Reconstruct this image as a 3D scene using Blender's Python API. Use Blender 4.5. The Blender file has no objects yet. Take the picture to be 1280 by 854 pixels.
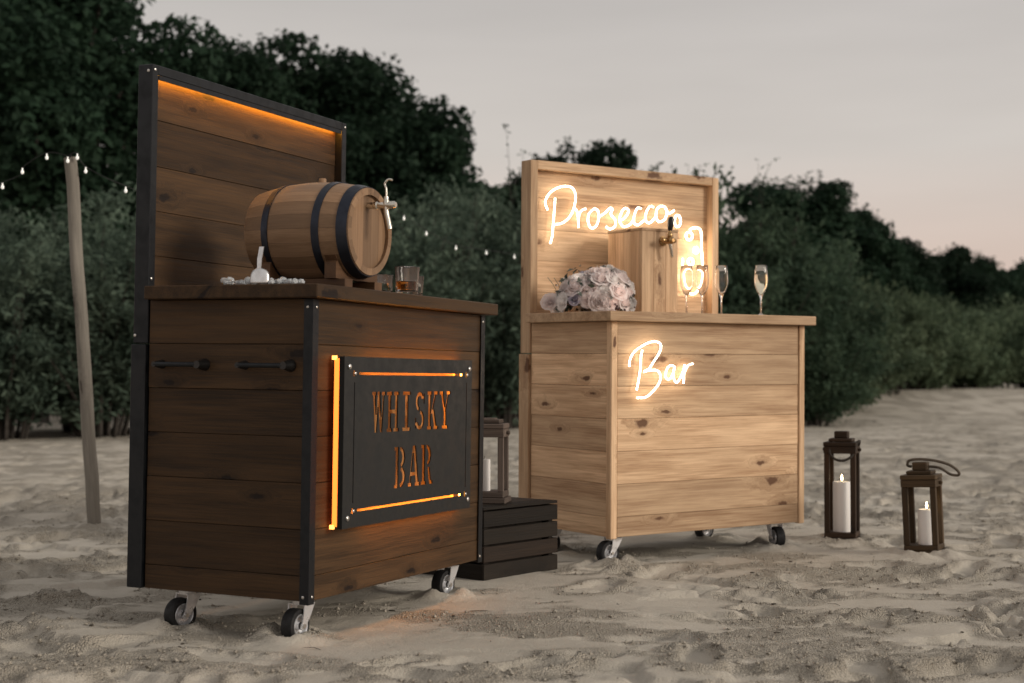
import bpy, bmesh, math, random
import numpy as np
from mathutils import Vector, Matrix, Euler

R = math.radians
random.seed(7)
SC = bpy.context.scene
COL = SC.collection

# ------------------------------------------------------------------ camera, sky, sun, exposure
cam_d = bpy.data.cameras.new('camera'); cam = bpy.data.objects.new('camera', cam_d); COL.objects.link(cam)
cam.location = (0, 0, 0.783); cam.rotation_euler = (R(90 + 1.335), 0, 0)
cam_d.sensor_width = 36; cam_d.lens = 51.9; cam_d.clip_end = 1500
cam_d.dof.use_dof = True; cam_d.dof.focus_distance = 5.0; cam_d.dof.aperture_fstop = 3.2
SC.camera = cam

SUN_EL, SUN_AZ = 18, 112          # degrees; azimuth clockwise from +Y (the view direction): light from the right
w = bpy.data.worlds.new('World'); SC.world = w; w.use_nodes = True
nt = w.node_tree; nt.nodes.clear()
def wn(t, **k):
    n = nt.nodes.new(t)
    for a, b in k.items(): setattr(n, a, b)
    return n
wo = wn('ShaderNodeOutputWorld'); bg = wn('ShaderNodeBackground')
sky = wn('ShaderNodeTexSky', sky_type='NISHITA', sun_disc=False, sun_elevation=R(4), sun_rotation=R(SUN_AZ), dust_density=4, air_density=1.2)
geo = wn('ShaderNodeTexCoord'); sep = wn('ShaderNodeSeparateXYZ'); nt.links.new(geo.outputs['Generated'], sep.inputs[0])
ramp = wn('ShaderNodeValToRGB')           # overcast veil: warmer and pinker towards the horizon
ramp.color_ramp.elements[0].position = 0.0; ramp.color_ramp.elements[0].color = (0.68, 0.47, 0.39, 1)
ramp.color_ramp.elements[1].position = 1.0; ramp.color_ramp.elements[1].color = (0.46, 0.44, 0.427, 1)
for p, c in ((0.07, (0.65, 0.52, 0.455, 1)), (0.15, (0.585, 0.54, 0.507, 1)), (0.26, (0.525, 0.492, 0.473, 1))):
    e = ramp.color_ramp.elements.new(p); e.color = c
nt.links.new(sep.outputs['Z'], ramp.inputs[0])
nz = wn('ShaderNodeTexNoise'); nz.inputs['Scale'].default_value = 2.2; nz.inputs['Detail'].default_value = 4
mp = wn('ShaderNodeMapping'); mp.inputs['Scale'].default_value = (1, 1, 6)
nt.links.new(geo.outputs['Generated'], mp.inputs[0]); nt.links.new(mp.outputs[0], nz.inputs['Vector'])
cl = wn('ShaderNodeMapRange'); cl.inputs[1].default_value = .3; cl.inputs[2].default_value = .7; cl.inputs[3].default_value = .91; cl.inputs[4].default_value = 1.08
nt.links.new(nz.outputs['Fac'], cl.inputs[0])
m1 = wn('ShaderNodeVectorMath', operation='SCALE'); nt.links.new(ramp.outputs[0], m1.inputs[0]); nt.links.new(cl.outputs[0], m1.inputs['Scale'])
m2 = wn('ShaderNodeVectorMath', operation='SCALE'); m2.inputs['Scale'].default_value = 0.02; nt.links.new(sky.outputs[0], m2.inputs[0])
ad = wn('ShaderNodeVectorMath', operation='ADD'); nt.links.new(m1.outputs[0], ad.inputs[0]); nt.links.new(m2.outputs[0], ad.inputs[1])
nt.links.new(ad.outputs[0], bg.inputs[0]); bg.inputs[1].default_value = 1.0
nt.links.new(bg.outputs[0], wo.inputs[0])

sd = bpy.data.lights.new('sun', 'SUN'); so = bpy.data.objects.new('sun', sd); COL.objects.link(so)
sd.energy = 1.9; sd.angle = R(18); sd.color = (1.0, 0.92, 0.81)
sdir = Vector((math.sin(R(SUN_AZ)) * math.cos(R(SUN_EL)), math.cos(R(SUN_AZ)) * math.cos(R(SUN_EL)), math.sin(R(SUN_EL))))
so.rotation_euler = sdir.to_track_quat('Z', 'Y').to_euler()

vs = SC.view_settings; vs.view_transform = 'Standard'; vs.look = 'None'; vs.exposure = 0; vs.gamma = 1; vs.use_curve_mapping = False
SC.cycles.use_denoising = True; SC.cycles.max_bounces = 10; SC.cycles.transparent_max_bounces = 12
SC.cycles.sample_clamp_indirect = 6

# ------------------------------------------------------------------ materials
MAT = {}
class NT:
    def __init__(s, name):
        m = bpy.data.materials.new(name); m.use_nodes = True; s.m = m; s.t = m.node_tree; s.t.nodes.clear()
        s.out = s.n('ShaderNodeOutputMaterial'); s.b = s.n('ShaderNodeBsdfPrincipled'); s.l(s.b.outputs[0], s.out.inputs[0])
    def n(s, t, **k):
        n = s.t.nodes.new(t)
        for a, b in k.items():
            if a in n.inputs.keys(): n.inputs[a].default_value = b
            else: setattr(n, a, b)
        return n
    def l(s, a, b): s.t.links.new(a, b)
    def math(s, op, a, b=None, c=None):
        n = s.t.nodes.new('ShaderNodeMath'); n.operation = op
        for i, v in enumerate((a, b, c)):
            if v is None: continue
            if isinstance(v, (int, float)): n.inputs[i].default_value = v
            else: s.l(v, n.inputs[i])
        return n.outputs[0]
    def mapr(s, v, a, b, c=0., d=1., smooth=True):
        n = s.t.nodes.new('ShaderNodeMapRange'); n.interpolation_type = 'SMOOTHSTEP' if smooth else 'LINEAR'
        s.l(v, n.inputs[0])
        for i, x in enumerate((a, b, c, d)): n.inputs[i + 1].default_value = x
        return n.outputs[0]
    def mix(s, f, a, b, blend='MIX'):
        n = s.t.nodes.new('ShaderNodeMix'); n.data_type = 'RGBA'; n.blend_type = blend
        for k, v in ((0, f), (6, a), (7, b)):
            if isinstance(v, (int, float)): n.inputs[k].default_value = v
            elif isinstance(v, tuple): n.inputs[k].default_value = (*v, 1) if len(v) == 3 else v
            else: s.l(v, n.inputs[k])
        return n.outputs[2]
    def noise(s, vec, scale, detail=3, rough=.55):
        n = s.t.nodes.new('ShaderNodeTexNoise'); n.inputs['Scale'].default_value = scale
        n.inputs['Detail'].default_value = detail; n.inputs['Roughness'].default_value = rough
        if vec is not None: s.l(vec, n.inputs['Vector'])
        return n.outputs['Fac']
    def mapping(s, vec, scale=(1, 1, 1)):
        n = s.t.nodes.new('ShaderNodeMapping'); n.inputs['Scale'].default_value = scale; s.l(vec, n.inputs[0]); return n.outputs[0]
    def bump(s, h, strength=.3, dist=.002):
        n = s.t.nodes.new('ShaderNodeBump'); n.inputs['Strength'].default_value = strength; n.inputs['Distance'].default_value = dist
        s.l(h, n.inputs['Height']); s.l(n.outputs[0], s.b.inputs['Normal'])

def wood(name, light, dark, knot, rough=.6, knots=.5, grain=1.0, coarse=1.0, bump=.25):
    """planks whose long axis is the mesh's own X"""
    s = NT(name)
    tc = s.n('ShaderNodeTexCoord'); oi = s.n('ShaderNodeObjectInfo')
    off = s.t.nodes.new('ShaderNodeVectorMath'); off.operation = 'MULTIPLY_ADD'
    comb = s.n('ShaderNodeCombineXYZ')
    for i in range(3): s.l(oi.outputs['Random'], comb.inputs[i])
    s.l(comb.outputs[0], off.inputs[0]); off.inputs[1].default_value = (31.7, 17.3, 23.9); s.l(tc.outputs['Object'], off.inputs[2])
    P = off.outputs[0]
    # knots: sparse cells
    kv = s.t.nodes.new('ShaderNodeTexVoronoi'); kv.inputs['Scale'].default_value = 1.0; kv.voronoi_dimensions = '2D'
    sp = s.n('ShaderNodeSeparateXYZ'); s.l(P, sp.inputs[0]); cv = s.n('ShaderNodeCombineXYZ')
    s.l(s.math('MULTIPLY', sp.outputs[0], 2.3), cv.inputs[0]); s.l(s.math('MULTIPLY', s.math('ADD', sp.outputs[1], sp.outputs[2]), 6.5), cv.inputs[1])
    s.l(cv.outputs[0], kv.inputs['Vector'])
    d = kv.outputs['Distance']
    cs = s.n('ShaderNodeSeparateXYZ'); s.l(kv.outputs['Color'], cs.inputs[0])
    on = s.math('LESS_THAN', cs.outputs[0], knots)
    wob = s.noise(P, 30, 3)
    d = s.math('MULTIPLY', d, s.mapr(cs.outputs[1], 0, 1, .75, 2.4, False))
    dk = s.math('ADD', d, s.math('MULTIPLY', s.math('SUBTRACT', wob, .5), .26))
    kmask = s.math('MULTIPLY', s.mapr(dk, .13, .06), on)
    halo = s.math('MULTIPLY', s.mapr(dk, .42, .05), on)
    # grain pulled round the knots
    push = s.n('ShaderNodeCombineXYZ'); s.l(s.math('MULTIPLY', halo, .05), push.inputs[2]); s.l(s.math('MULTIPLY', halo, .05), push.inputs[1])
    va = s.t.nodes.new('ShaderNodeVectorMath'); va.operation = 'ADD'; s.l(P, va.inputs[0]); s.l(push.outputs[0], va.inputs[1])
    Q = va.outputs[0]
    g1 = s.noise(s.mapping(Q, (1.3, 16, 16)), 1.6 * coarse, 4, .6)
    g2 = s.noise(s.mapping(Q, (3, 130, 130)), 1.6 * coarse, 3, .6)
    g3 = s.noise(P, 2.1, 2)
    f = s.math('ADD', s.math('MULTIPLY', s.mapr(g1, .32, .68), .55 * grain), s.math('MULTIPLY', s.mapr(g2, .32, .66), .42 * grain))
    col = s.mix(f, dark, light)
    col = s.mix(s.math('MULTIPLY', s.mapr(g3, .35, .7), .35), col, tuple(x * .72 for x in light))
    tone = s.mapr(oi.outputs['Random'], 0, 1, .66, 1.2, False)
    hsv = s.n('ShaderNodeHueSaturation'); s.l(col, hsv.inputs['Color']); s.l(tone, hsv.inputs['Value'])
    col = s.mix(s.math('MULTIPLY', halo, .38), hsv.outputs[0], tuple(x * .6 for x in dark))
    col = s.mix(s.math('MULTIPLY', kmask, .9), col, knot)
    s.l(col, s.b.inputs['Base Color'])
    s.b.inputs['Specular IOR Level'].default_value = .22
    s.l(s.mapr(g2, .3, .7, rough - .08, rough + .12), s.b.inputs['Roughness'])
    s.bump(s.math('SUBTRACT', f, s.math('MULTIPLY', kmask, .5)), bump, .0015)
    MAT[name] = s.m
wood('pine_oiled', (.80, .555, .345), (.38, .215, .112), (.10, .042, .02), .6, .5, grain=1.15)
wood('pine_dark_stain', (.085, .046, .020), (.022, .012, .0055), (.008, .004, .003), .55, .45)
wood('oak_barrel', (.31, .195, .115), (.20, .118, .066), (.1, .05, .025), .45, .0)
wood('oak_cradle', (.15, .08, .042), (.08, .042, .022), (.03, .015, .008), .5, .2)
wood('crate_black', (.022, .016, .011), (.009, .007, .0055), (.004, .004, .004), .65, .3, bump=.5)
wood('crate_brown', (.045, .029, .019), (.018, .012, .009), (.008, .006, .005), .65, .3, bump=.5)
wood('lantern_brown', (.062, .038, .023), (.022, .014, .009), (.015, .01, .007), .6, .2, bump=.5)
wood('lantern_weathered', (.16, .125, .105), (.065, .05, .042), (.03, .02, .016), .75, .2, bump=.7)
wood('lantern_olive', (.095, .061, .033), (.037, .025, .014), (.02, .014, .01), .6, .2, bump=.5)
wood('pole_grey', (.25, .228, .195), (.13, .118, .10), (.07, .055, .045), .8, .3, bump=.5)

def plain(name, col, rough=.5, metal=0., emit=None, estr=0., noise=.0, nscale=40, bump=0., **kw):
    s = NT(name); b = s.b
    b.inputs['Base Color'].default_value = (*col, 1); b.inputs['Roughness'].default_value = rough; b.inputs['Metallic'].default_value = metal
    tc = s.n('ShaderNodeTexCoord'); nz = s.noise(tc.outputs['Object'], nscale, 4)
    if noise:
        s.l(s.mix(s.math('MULTIPLY', s.mapr(nz, .35, .7), noise), col, tuple(x * .45 for x in col)), b.inputs['Base Color'])
        s.l(s.mapr(nz, .3, .7, max(.02, rough - .1), min(1, rough + .15)), b.inputs['Roughness'])
    if bump: s.bump(nz, bump, .001)
    if emit: b.inputs['Emission Color'].default_value = (*emit, 1); b.inputs['Emission Strength'].default_value = estr
    for k, v in kw.items(): b.inputs[k.replace('_', ' ')].default_value = v
    MAT[name] = s.m
plain('steel_black', (.009, .011, .014), .45, .4, noise=.4, nscale=25)
plain('plate_black', (.018, .019, .019), .5, .3, noise=.35, nscale=18)
plain('zinc', (.70, .71, .73), .35, .55, noise=.3)
plain('screw', (.6, .58, .55), .3, .9)
plain('rubber', (.007, .007, .008), .7, noise=.3)
plain('hoop_steel', (.035, .04, .055), .4, .8, noise=.4, nscale=30)
plain('tap_steel', (.70, .66, .58), .25, 1., noise=.2)
plain('brass', (.45, .28, .13), .28, 1., noise=.3)
plain('tap_black', (.008, .008, .008), .3)
plain('aluminium', (.75, .75, .76), .35, .85, noise=.25)
plain('dark_core', (.02, .014, .01), .8)
plain('wax', (.88, .85, .82), .5)
plain('wick', (.02, .015, .012), .9)
plain('flame', (1, .7, .3), .5, emit=(1, .72, .36), estr=30)
plain('copper_sheet', (.62, .33, .13), .4, .5, noise=.25, nscale=8)
plain('neon', (1, .9, .75), .4, emit=(1.0, .84, .64), estr=11)
plain('neon_bar', (1, .9, .75), .4, emit=(1.0, .84, .64), estr=10)
plain('led_amber', (1, .5, .1), .4, emit=(1.0, .36, .05), estr=22)
plain('led_amber_dim', (1, .5, .1), .4, emit=(1.0, .17, .022), estr=2.7)
plain('led_top', (1, .5, .1), .4, emit=(1.0, .38, .045), estr=34)
plain('led_hot', (1, .5, .1), .4, emit=(1.0, .30, .06), estr=5)
plain('bulb', (.9, .9, .85), .2, emit=(1.0, .96, .88), estr=.45)
plain('cable', (.012, .012, .012), .6)
plain('rope', (.12, .095, .07), .9, noise=.6, nscale=90, bump=.6)
plain('rope_dark', (.04, .032, .025), .9, noise=.6, nscale=90, bump=.6)
plain('petal_lilac', (.52, .48, .57), .6, noise=.2, nscale=60)
plain('petal_mauve', (.42, .36, .36), .6, noise=.2, nscale=60)
plain('leaf_sage', (.10, .13, .10), .6, noise=.4, nscale=30)
plain('leaf_dark', (.025, .04, .028), .6, noise=.4, nscale=30)
plain('berry', (.06, .03, .035), .5)
def glass(name, col=(1, 1, 1), ior=1.45, rough=0.):
    s = NT(name); s.b.inputs['Base Color'].default_value = (*col, 1); s.b.inputs['Roughness'].default_value = rough
    s.b.inputs['Transmission Weight'].default_value = 1; s.b.inputs['IOR'].default_value = ior; MAT[name] = s.m
glass('glass'); plain('ice', (.9, .93, .95), .28, Transmission_Weight=.6, IOR=1.31); glass('whisky', (.75, .26, .045), 1.36); glass('prosecco', (.96, .90, .70), 1.34)

def foliage(name, a, b, tr=.35):
    s = NT(name); s.t.nodes.remove(s.b)
    at = s.n('ShaderNodeAttribute', attribute_name='tint'); oi = s.n('ShaderNodeObjectInfo')
    tc = s.n('ShaderNodeTexCoord'); nz = s.noise(tc.outputs['Object'], 1.3, 3)
    col = s.mix(s.math('MULTIPLY_ADD', s.mapr(nz, .36, .66), .55, s.math('MULTIPLY', at.outputs['Fac'], .45)), a, b)
    h = s.n('ShaderNodeHueSaturation'); s.l(col, h.inputs['Color']); s.l(s.mapr(oi.outputs['Random'], 0, 1, .7, 1.25, False), h.inputs['Value'])
    d = s.n('ShaderNodeBsdfPrincipled'); s.l(h.outputs[0], d.inputs['Base Color']); d.inputs['Roughness'].default_value = .6
    d.inputs['Specular IOR Level'].default_value = .08
    t = s.n('ShaderNodeBsdfTranslucent'); s.l(h.outputs[0], t.inputs[0])
    mx = s.n('ShaderNodeMixShader'); mx.inputs[0].default_value = tr; s.l(d.outputs[0], mx.inputs[1]); s.l(t.outputs[0], mx.inputs[2])
    s.l(mx.outputs[0], s.out.inputs[0]); MAT[name] = s.m
foliage('leaves_tree', (.012, .026, .016), (.033, .062, .037))
foliage('leaves_shrub', (.046, .074, .055), (.15, .20, .148))
foliage('leaves_shrub_deep', (.034, .062, .040), (.105, .155, .098))
foliage('leaves_meadow', (.06, .09, .055), (.145, .19, .115))
foliage('petal_blush', (.91, .83, .81), (.91, .83, .81), .45)
foliage('petal_white', (.93, .90, .88), (.93, .90, .88), .45)
plain('bark', (.05, .042, .035), .85, noise=.6, nscale=12, bump=.8)

def sand_mat(name, attr=True):
    s = NT(name); g = s.n('ShaderNodeNewGeometry'); P = g.outputs['Position']
    n1 = s.noise(P, 1.3, 5); n2 = s.noise(P, 70, 4, .65); n3 = s.noise(P, 420, 2, .7); n4 = s.noise(P, 9, 4, .6); n5 = s.noise(P, 2.6, 5, .6)
    if attr: ch = s.n('ShaderNodeAttribute', attribute_name='churn').outputs['Fac']
    else: v = s.n('ShaderNodeValue'); v.outputs[0].default_value = .6; ch = v.outputs[0]
    c = s.mix(s.mapr(n1, .3, .7), (.57, .52, .44), (.64, .59, .51))
    c = s.mix(s.math('MULTIPLY', s.mapr(n5, .45, .68), .45), c, (.46, .415, .345))
    c = s.mix(s.math('MULTIPLY', s.mapr(n4, .45, .72), .3), c, (.42, .378, .312))
    damp = s.math('MULTIPLY', ch, s.mapr(n2, .3, .62, .45, 1.))
    c = s.mix(s.math('MULTIPLY', damp, .6), c, (.35, .308, .248))  # damp sand, darkened further for the shadow between churned crumbs
    grit = s.math('MULTIPLY', s.mapr(n3, .48, .68), s.mapr(ch, 0, 1, .2, .5, False))
    c = s.mix(grit, c, (.15, .12, .088))
    c = s.mix(s.math('MULTIPLY', s.mapr(n3, .44, .25), .35), c, (.63, .59, .52))
    s.l(c, s.b.inputs['Base Color']); s.b.inputs['Roughness'].default_value = .95; s.b.inputs['Specular IOR Level'].default_value = .12
    vo = s.t.nodes.new('ShaderNodeTexVoronoi'); vo.inputs['Scale'].default_value = 170; s.l(P, vo.inputs['Vector'])
    crumb = s.math('MULTIPLY', s.math('SUBTRACT', 1., vo.outputs['Distance']), s.mapr(ch, .1, .8, .0, .8, False))
    h = s.math('ADD', s.math('ADD', s.math('MULTIPLY', n2, .5), crumb), s.math('ADD', s.math('MULTIPLY', n3, .3), s.math('MULTIPLY', n4, .7)))
    s.bump(h, 1.0, .013)
    MAT[name] = s.m
sand_mat('sand'); plain('dry_debris', (.075, .062, .045), .9, noise=.5, nscale=60); sand_mat('sand_clod', False)

# ------------------------------------------------------------------ mesh helpers
def link(name, me, parent=None, loc=(0, 0, 0), rot=(0, 0, 0)):
    o = bpy.data.objects.new(name, me); COL.objects.link(o); o.location = loc; o.rotation_euler = rot
    if parent: o.parent = parent
    return o
def empty(name, loc=(0, 0, 0), rot=(0, 0, 0), mat=None):
    o = bpy.data.objects.new(name, None); COL.objects.link(o); o.empty_display_size = .1
    if mat is not None: o.matrix_world = mat
    else: o.location = loc; o.rotation_euler = rot
    return o
def tag(o, label=None, cat=None, group=None, kind=None):
    for k, v in (('label', label), ('category', cat), ('group', group), ('kind', kind)):
        if v: o[k] = v
    return o
def mesh_of(bm, name, mat, smooth=False, autosmooth=None):
    me = bpy.data.meshes.new(name); bmesh.ops.recalc_face_normals(bm, faces=bm.faces); bm.to_mesh(me); bm.free()
    if mat: me.materials.append(MAT[mat])
    if smooth: me.shade_smooth()
    if autosmooth: me.shade_smooth(); me.set_sharp_from_angle(angle=R(autosmooth))
    return me
def box_bm(bm, x0, x1, y0, y1, z0, z1, mat=None):
    M = Matrix.Translation(((x0 + x1) / 2, (y0 + y1) / 2, (z0 + z1) / 2)) @ Matrix.Diagonal((x1 - x0, y1 - y0, z1 - z0, 1))
    if mat is not None: M = mat @ M
    return bmesh.ops.create_cube(bm, size=1, matrix=M)['verts']
_bc = {}
def plank_mesh(L, T, H, mat, bev=.0013):
    k = (round(L, 4), round(T, 4), round(H, 4), mat, bev)
    if k not in _bc:
        bm = bmesh.new(); box_bm(bm, -L/2, L/2, -T/2, T/2, -H/2, H/2)
        if bev: bmesh.ops.bevel(bm, geom=bm.edges[:], offset=bev, segments=1, affect='EDGES')
        _bc[k] = mesh_of(bm, 'plank', mat)
    return _bc[k]
AX = {'x': (0, 0, 0), 'y': (0, 0, R(90)), 'z': (0, R(-90), 0)}
def plank(name, parent, c, L, T, H, mat, axis='x', bev=.0013, tilt=0.):
    """L along axis; axis x: T along y, H along z; axis y: T along x, H along z; axis z: T along y, H along x"""
    r = list(AX[axis]); 
    return link(name, plank_mesh(L, T, H, mat, bev), parent, c, r)
def lathe_bm(bm, prof, seg=32, M=None, cap0=False, cap1=False):
    rings = []
    for r, z in prof:
        ring = []
        for i in range(seg):
            a = 2 * math.pi * i / seg; v = Vector((r * math.cos(a), r * math.sin(a), z))
            ring.append(bm.verts.new(M @ v if M is not None else v))
        rings.append(ring)
    for a, b in zip(rings, rings[1:]):
        for i in range(seg): bm.faces.new((a[i], a[(i+1) % seg], b[(i+1) % seg], b[i]))
    if cap0: bm.faces.new(rings[0][::-1])
    if cap1: bm.faces.new(rings[-1])
    return rings
def lathe(name, prof, mat, parent=None, loc=(0,0,0), rot=(0,0,0), seg=32, cap0=True, cap1=True, auto=35):
    bm = bmesh.new(); lathe_bm(bm, prof, seg, None, cap0, cap1)
    return link(name, mesh_of(bm, name, mat, autosmooth=auto), parent, loc, rot)
def catmull(pts, n=6, closed=False):
    pts = [Vector(p) for p in pts]; out = []
    m = len(pts)
    for i in range(m if closed else m - 1):
        if closed: p0, p1, p2, p3 = pts[(i-1) % m], pts[i], pts[(i+1) % m], pts[(i+2) % m]
        else: p0, p1, p2, p3 = pts[max(i-1, 0)], pts[i], pts[i+1], pts[min(i+2, m-1)]
        for k in range(n):
            t = k / n
            out.append(.5 * ((2*p1) + (-p0 + p2) * t + (2*p0 - 5*p1 + 4*p2 - p3) * t*t + (-p0 + 3*p1 - 3*p2 + p3) * t**3))
    if not closed: out.append(pts[-1])
    return out
def tube_bm(bm, pts, rad, seg=8, closed=False):
    pts = [Vector(p) for p in pts]; n = len(pts); rings = []
    up = None
    for i, p in enumerate(pts):
        a = pts[(i-1) % n] if closed else pts[max(i-1, 0)]; b = pts[(i+1) % n] if closed else pts[min(i+1, n-1)]
        t = (b - a).normalized()
        if up is None: up = t.orthogonal().normalized()
        up = (up - t * up.dot(t)).normalized(); s = t.cross(up)
        r = rad[i] if isinstance(rad, (list, tuple)) else rad
        rings.append([bm.verts.new(p + r * (math.cos(2*math.pi*k/seg) * up + math.sin(2*math.pi*k/seg) * s)) for k in range(seg)])
    for i in range(n if closed else n - 1):
        A, B = rings[i], rings[(i+1) % n]
        for k in range(seg): bm.faces.new((A[k], A[(k+1) % seg], B[(k+1) % seg], B[k]))
    if not closed: bm.faces.new(rings[0][::-1]); bm.faces.new(rings[-1])
def tube(name, pts, rad, mat, parent=None, seg=8, closed=False, loc=(0,0,0)):
    bm = bmesh.new(); tube_bm(bm, pts, rad, seg, closed)
    return link(name, mesh_of(bm, name, mat, autosmooth=60), parent, loc)

# ------------------------------------------------------------------ the sand
def hashn(ix, iy, seed):
    h = (ix.astype(np.int64) * 374761393 + iy.astype(np.int64) * 668265263 + seed * 974634777) & 0xffffffff
    h = ((h ^ (h >> 13)) * 1274126177) & 0xffffffff
    return ((h ^ (h >> 16)) & 0xffff) / 65535.0
def vnoise(x, y, seed):
    ix, iy = np.floor(x), np.floor(y); fx, fy = x - ix, y - iy
    fx = fx*fx*fx*(fx*(fx*6-15)+10); fy = fy*fy*fy*(fy*(fy*6-15)+10)
    a, b, c, d = hashn(ix, iy, seed), hashn(ix+1, iy, seed), hashn(ix, iy+1, seed), hashn(ix+1, iy+1, seed)
    return (a*(1-fx)+b*fx)*(1-fy) + (c*(1-fx)+d*fx)*fy - .5
def fbm(x, y, seed, octs=4, gain=.5):
    s = 0; amp = 1; f = 1
    for o in range(octs):
        s = s + amp * vnoise(x*f*(0.8+.0*o) + y*f*.6, y*f*.8 - x*f*.6, seed+o); amp *= gain; f *= 2.03
    return s
def spaced(segs):
    out = []
    for a, b, st in segs: out.extend(np.arange(a, b, st))
    return np.array(sorted(out) + [segs[-1][1]])
gx = spaced([(-320, -60, 26), (-60, -12, 2.5), (-12, -6, .16), (-6, -2.6, .04), (-2.6, 3.1, .0135), (3.1, 6.6, .04), (6.6, 12, .11), (12, 20, .3), (20, 60, 3), (60, 320, 26)])
gy = spaced([(-60, -4, 4), (-4, 2.6, .3), (2.6, 3.5, .03), (3.5, 7.6, .0135), (7.6, 10, .03), (10, 16, .055), (16, 30, .14), (30, 60, .8), (60, 420, 30)])
X, Y = np.meshgrid(gx, gy)
def ground_low(x, y):
    rise = np.clip((y - 27) / 15, 0, 1); rise = rise*rise*(3-2*rise) * .42 * np.clip((x - 1) / 6, 0, 1)
    return rise
FLAT = [(-.36, 4.95, .95), (.95, 6.8, .9), (0.0, 5.9, .38), (1.562, 7.0, .22), (1.80, 6.47, .24), (-2.147, 7.62, .15)]
def ground_z():
    z = ground_low(X, Y)
    near = np.clip((22 - Y) / 14, 0, 1) * np.clip((9 - np.abs(X)) / 4, 0, 1)
    z = z + .04 * fbm(X*.55, Y*.55, 3, 2) * near + .12 * fbm(X*.12, Y*.12, 9, 2) * (1 - near) * np.clip(Y / 20, 0, 1)
    rough = np.clip((fbm(X*2.3, Y*3.6, 21, 5, .70) + .06) * 3.0, 0, 1)
    churn = rough.copy()
    # smooth plates with broken ledges
    led = fbm(X*2.1, Y*3.4, 40, 4, .6); step = np.tanh(led * 34) * .012
    z = z + step * near
    bil = np.abs(fbm(X*6, Y*7, 51, 3, .6))
    crumb = .008 * bil + .011 * np.abs(fbm(X*15, Y*17, 61, 3, .65)) + .010 * np.abs(fbm(X*36, Y*38, 71, 2, .7))
    z = z + near * rough * crumb
    z = z + near * .0016 * fbm(X*30, Y*30, 81, 2)
    rng = np.random.default_rng(5)
    for k in range(1500):
        far = k > 420
        fy = 3.2 + 6.8*rng.random() if not far else 8 + 20*rng.random()
        fx = rng.uniform(-.42, .46)*fy*1.15 if far else rng.uniform(-3.6, 4.4)
        if any((fx-a)**2 + (fy-b)**2 < (c*.9)**2 for a, b, c in FLAT): continue
        ang = rng.normal(.4, .9); L = rng.uniform(.11, .17); Wd = rng.uniform(.045, .075); dep = rng.uniform(.012, .034)
        if far: L *= 1.35; Wd *= 1.7; dep *= 1.35
        i0, i1 = np.searchsorted(gx, [fx-.45, fx+.45]); j0, j1 = np.searchsorted(gy, [fy-.45, fy+.45])
        if i1 - i0 < 4 or j1 - j0 < 4: continue
        xs, ys = X[j0:j1, i0:i1]-fx, Y[j0:j1, i0:i1]-fy
        u = (xs*np.cos(ang)+ys*np.sin(ang))/L; v = (-xs*np.sin(ang)+ys*np.cos(ang))/(Wd*(1 - .15*np.cos(u*3)))
        nb = fbm(X[j0:j1, i0:i1]*11, Y[j0:j1, i0:i1]*11, 90, 3)
        d = np.sqrt(u*u+v*v) + .34 * nb
        inside = np.clip((1.12 - d)/.14, 0, 1)
        z[j0:j1, i0:i1] += -dep * inside * (.8 + .2*np.cos(u*2.5)) + dep * .30 * np.exp(-((d-1.3)/.22)**2) * (1 + 1.6*nb)
        if not far: z[j0:j1, i0:i1] -= inside * (rough * crumb)[j0:j1, i0:i1] * .75
        churn[j0:j1, i0:i1] = np.maximum(churn[j0:j1, i0:i1] * (1 - .85*inside), .8*np.exp(-((d-1.45)/.35)**2))
    for a, b, c in FLAT:
        d = np.sqrt((X-a)**2 + (Y-b)**2); m = np.clip((d/c - .75) / .45, 0, 1); m = m*m*(3-2*m)
        z = z * m + (1-m) * (z * .22 + .002)
    # sand pushed up around the castors and lantern feet
    def world(d, a, b): return d[0] + a*math.cos(d[2]) - b*math.sin(d[2]), d[1] + a*math.sin(d[2]) + b*math.cos(d[2])
    spots = [(*world(d, a, b), .075) for d in ((-.5932, 4.2907, 1.144), (.4053, 6.0843, .6123)) for a in (.06, 1.03) for b in (.09, .49)] + [(1.562, 7.0, .12), (1.80, 6.48, .12), (-2.147, 7.62, .06)]
    for a, b, c in spots:
        d = np.sqrt((X-a)**2 + (Y-b)**2); z = z + (.022 + .035*fbm(X*16, Y*16, 130, 3)) * np.exp(-((d-c)/(c*.6))**2)
    return z, churn
GZ, CH = ground_z()
def gz(x, y):
    i = int(np.clip(np.searchsorted(gx, x), 1, len(gx)-1)); j = int(np.clip(np.searchsorted(gy, y), 1, len(gy)-1))
    return float(GZ[j, i])
def grid_mesh(name, X, Y, Z, mat):
    ny, nx = X.shape; me = bpy.data.meshes.new(name)
    co = np.stack([X, Y, Z], -1).reshape(-1, 3).astype(np.float32)
    idx = np.arange(nx*ny).reshape(ny, nx); q = np.stack([idx[:-1, :-1], idx[:-1, 1:], idx[1:, 1:], idx[1:, :-1]], -1).reshape(-1, 4)
    me.vertices.add(len(co)); me.vertices.foreach_set('co', co.ravel())
    me.loops.add(q.size); me.loops.foreach_set('vertex_index', q.ravel().astype(np.int32))
    me.polygons.add(len(q)); me.polygons.foreach_set('loop_start', np.arange(0, q.size, 4, dtype=np.int32))
    me.update(calc_edges=True); me.materials.append(MAT[mat]); me.shade_smooth(); return me
gm = grid_mesh('beach_sand', X, Y, GZ, 'sand')
at = gm.attributes.new('churn', 'FLOAT', 'POINT'); at.data.foreach_set('value', CH.astype(np.float32).ravel())
tag(link('beach_sand', gm), kind='structure')

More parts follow.
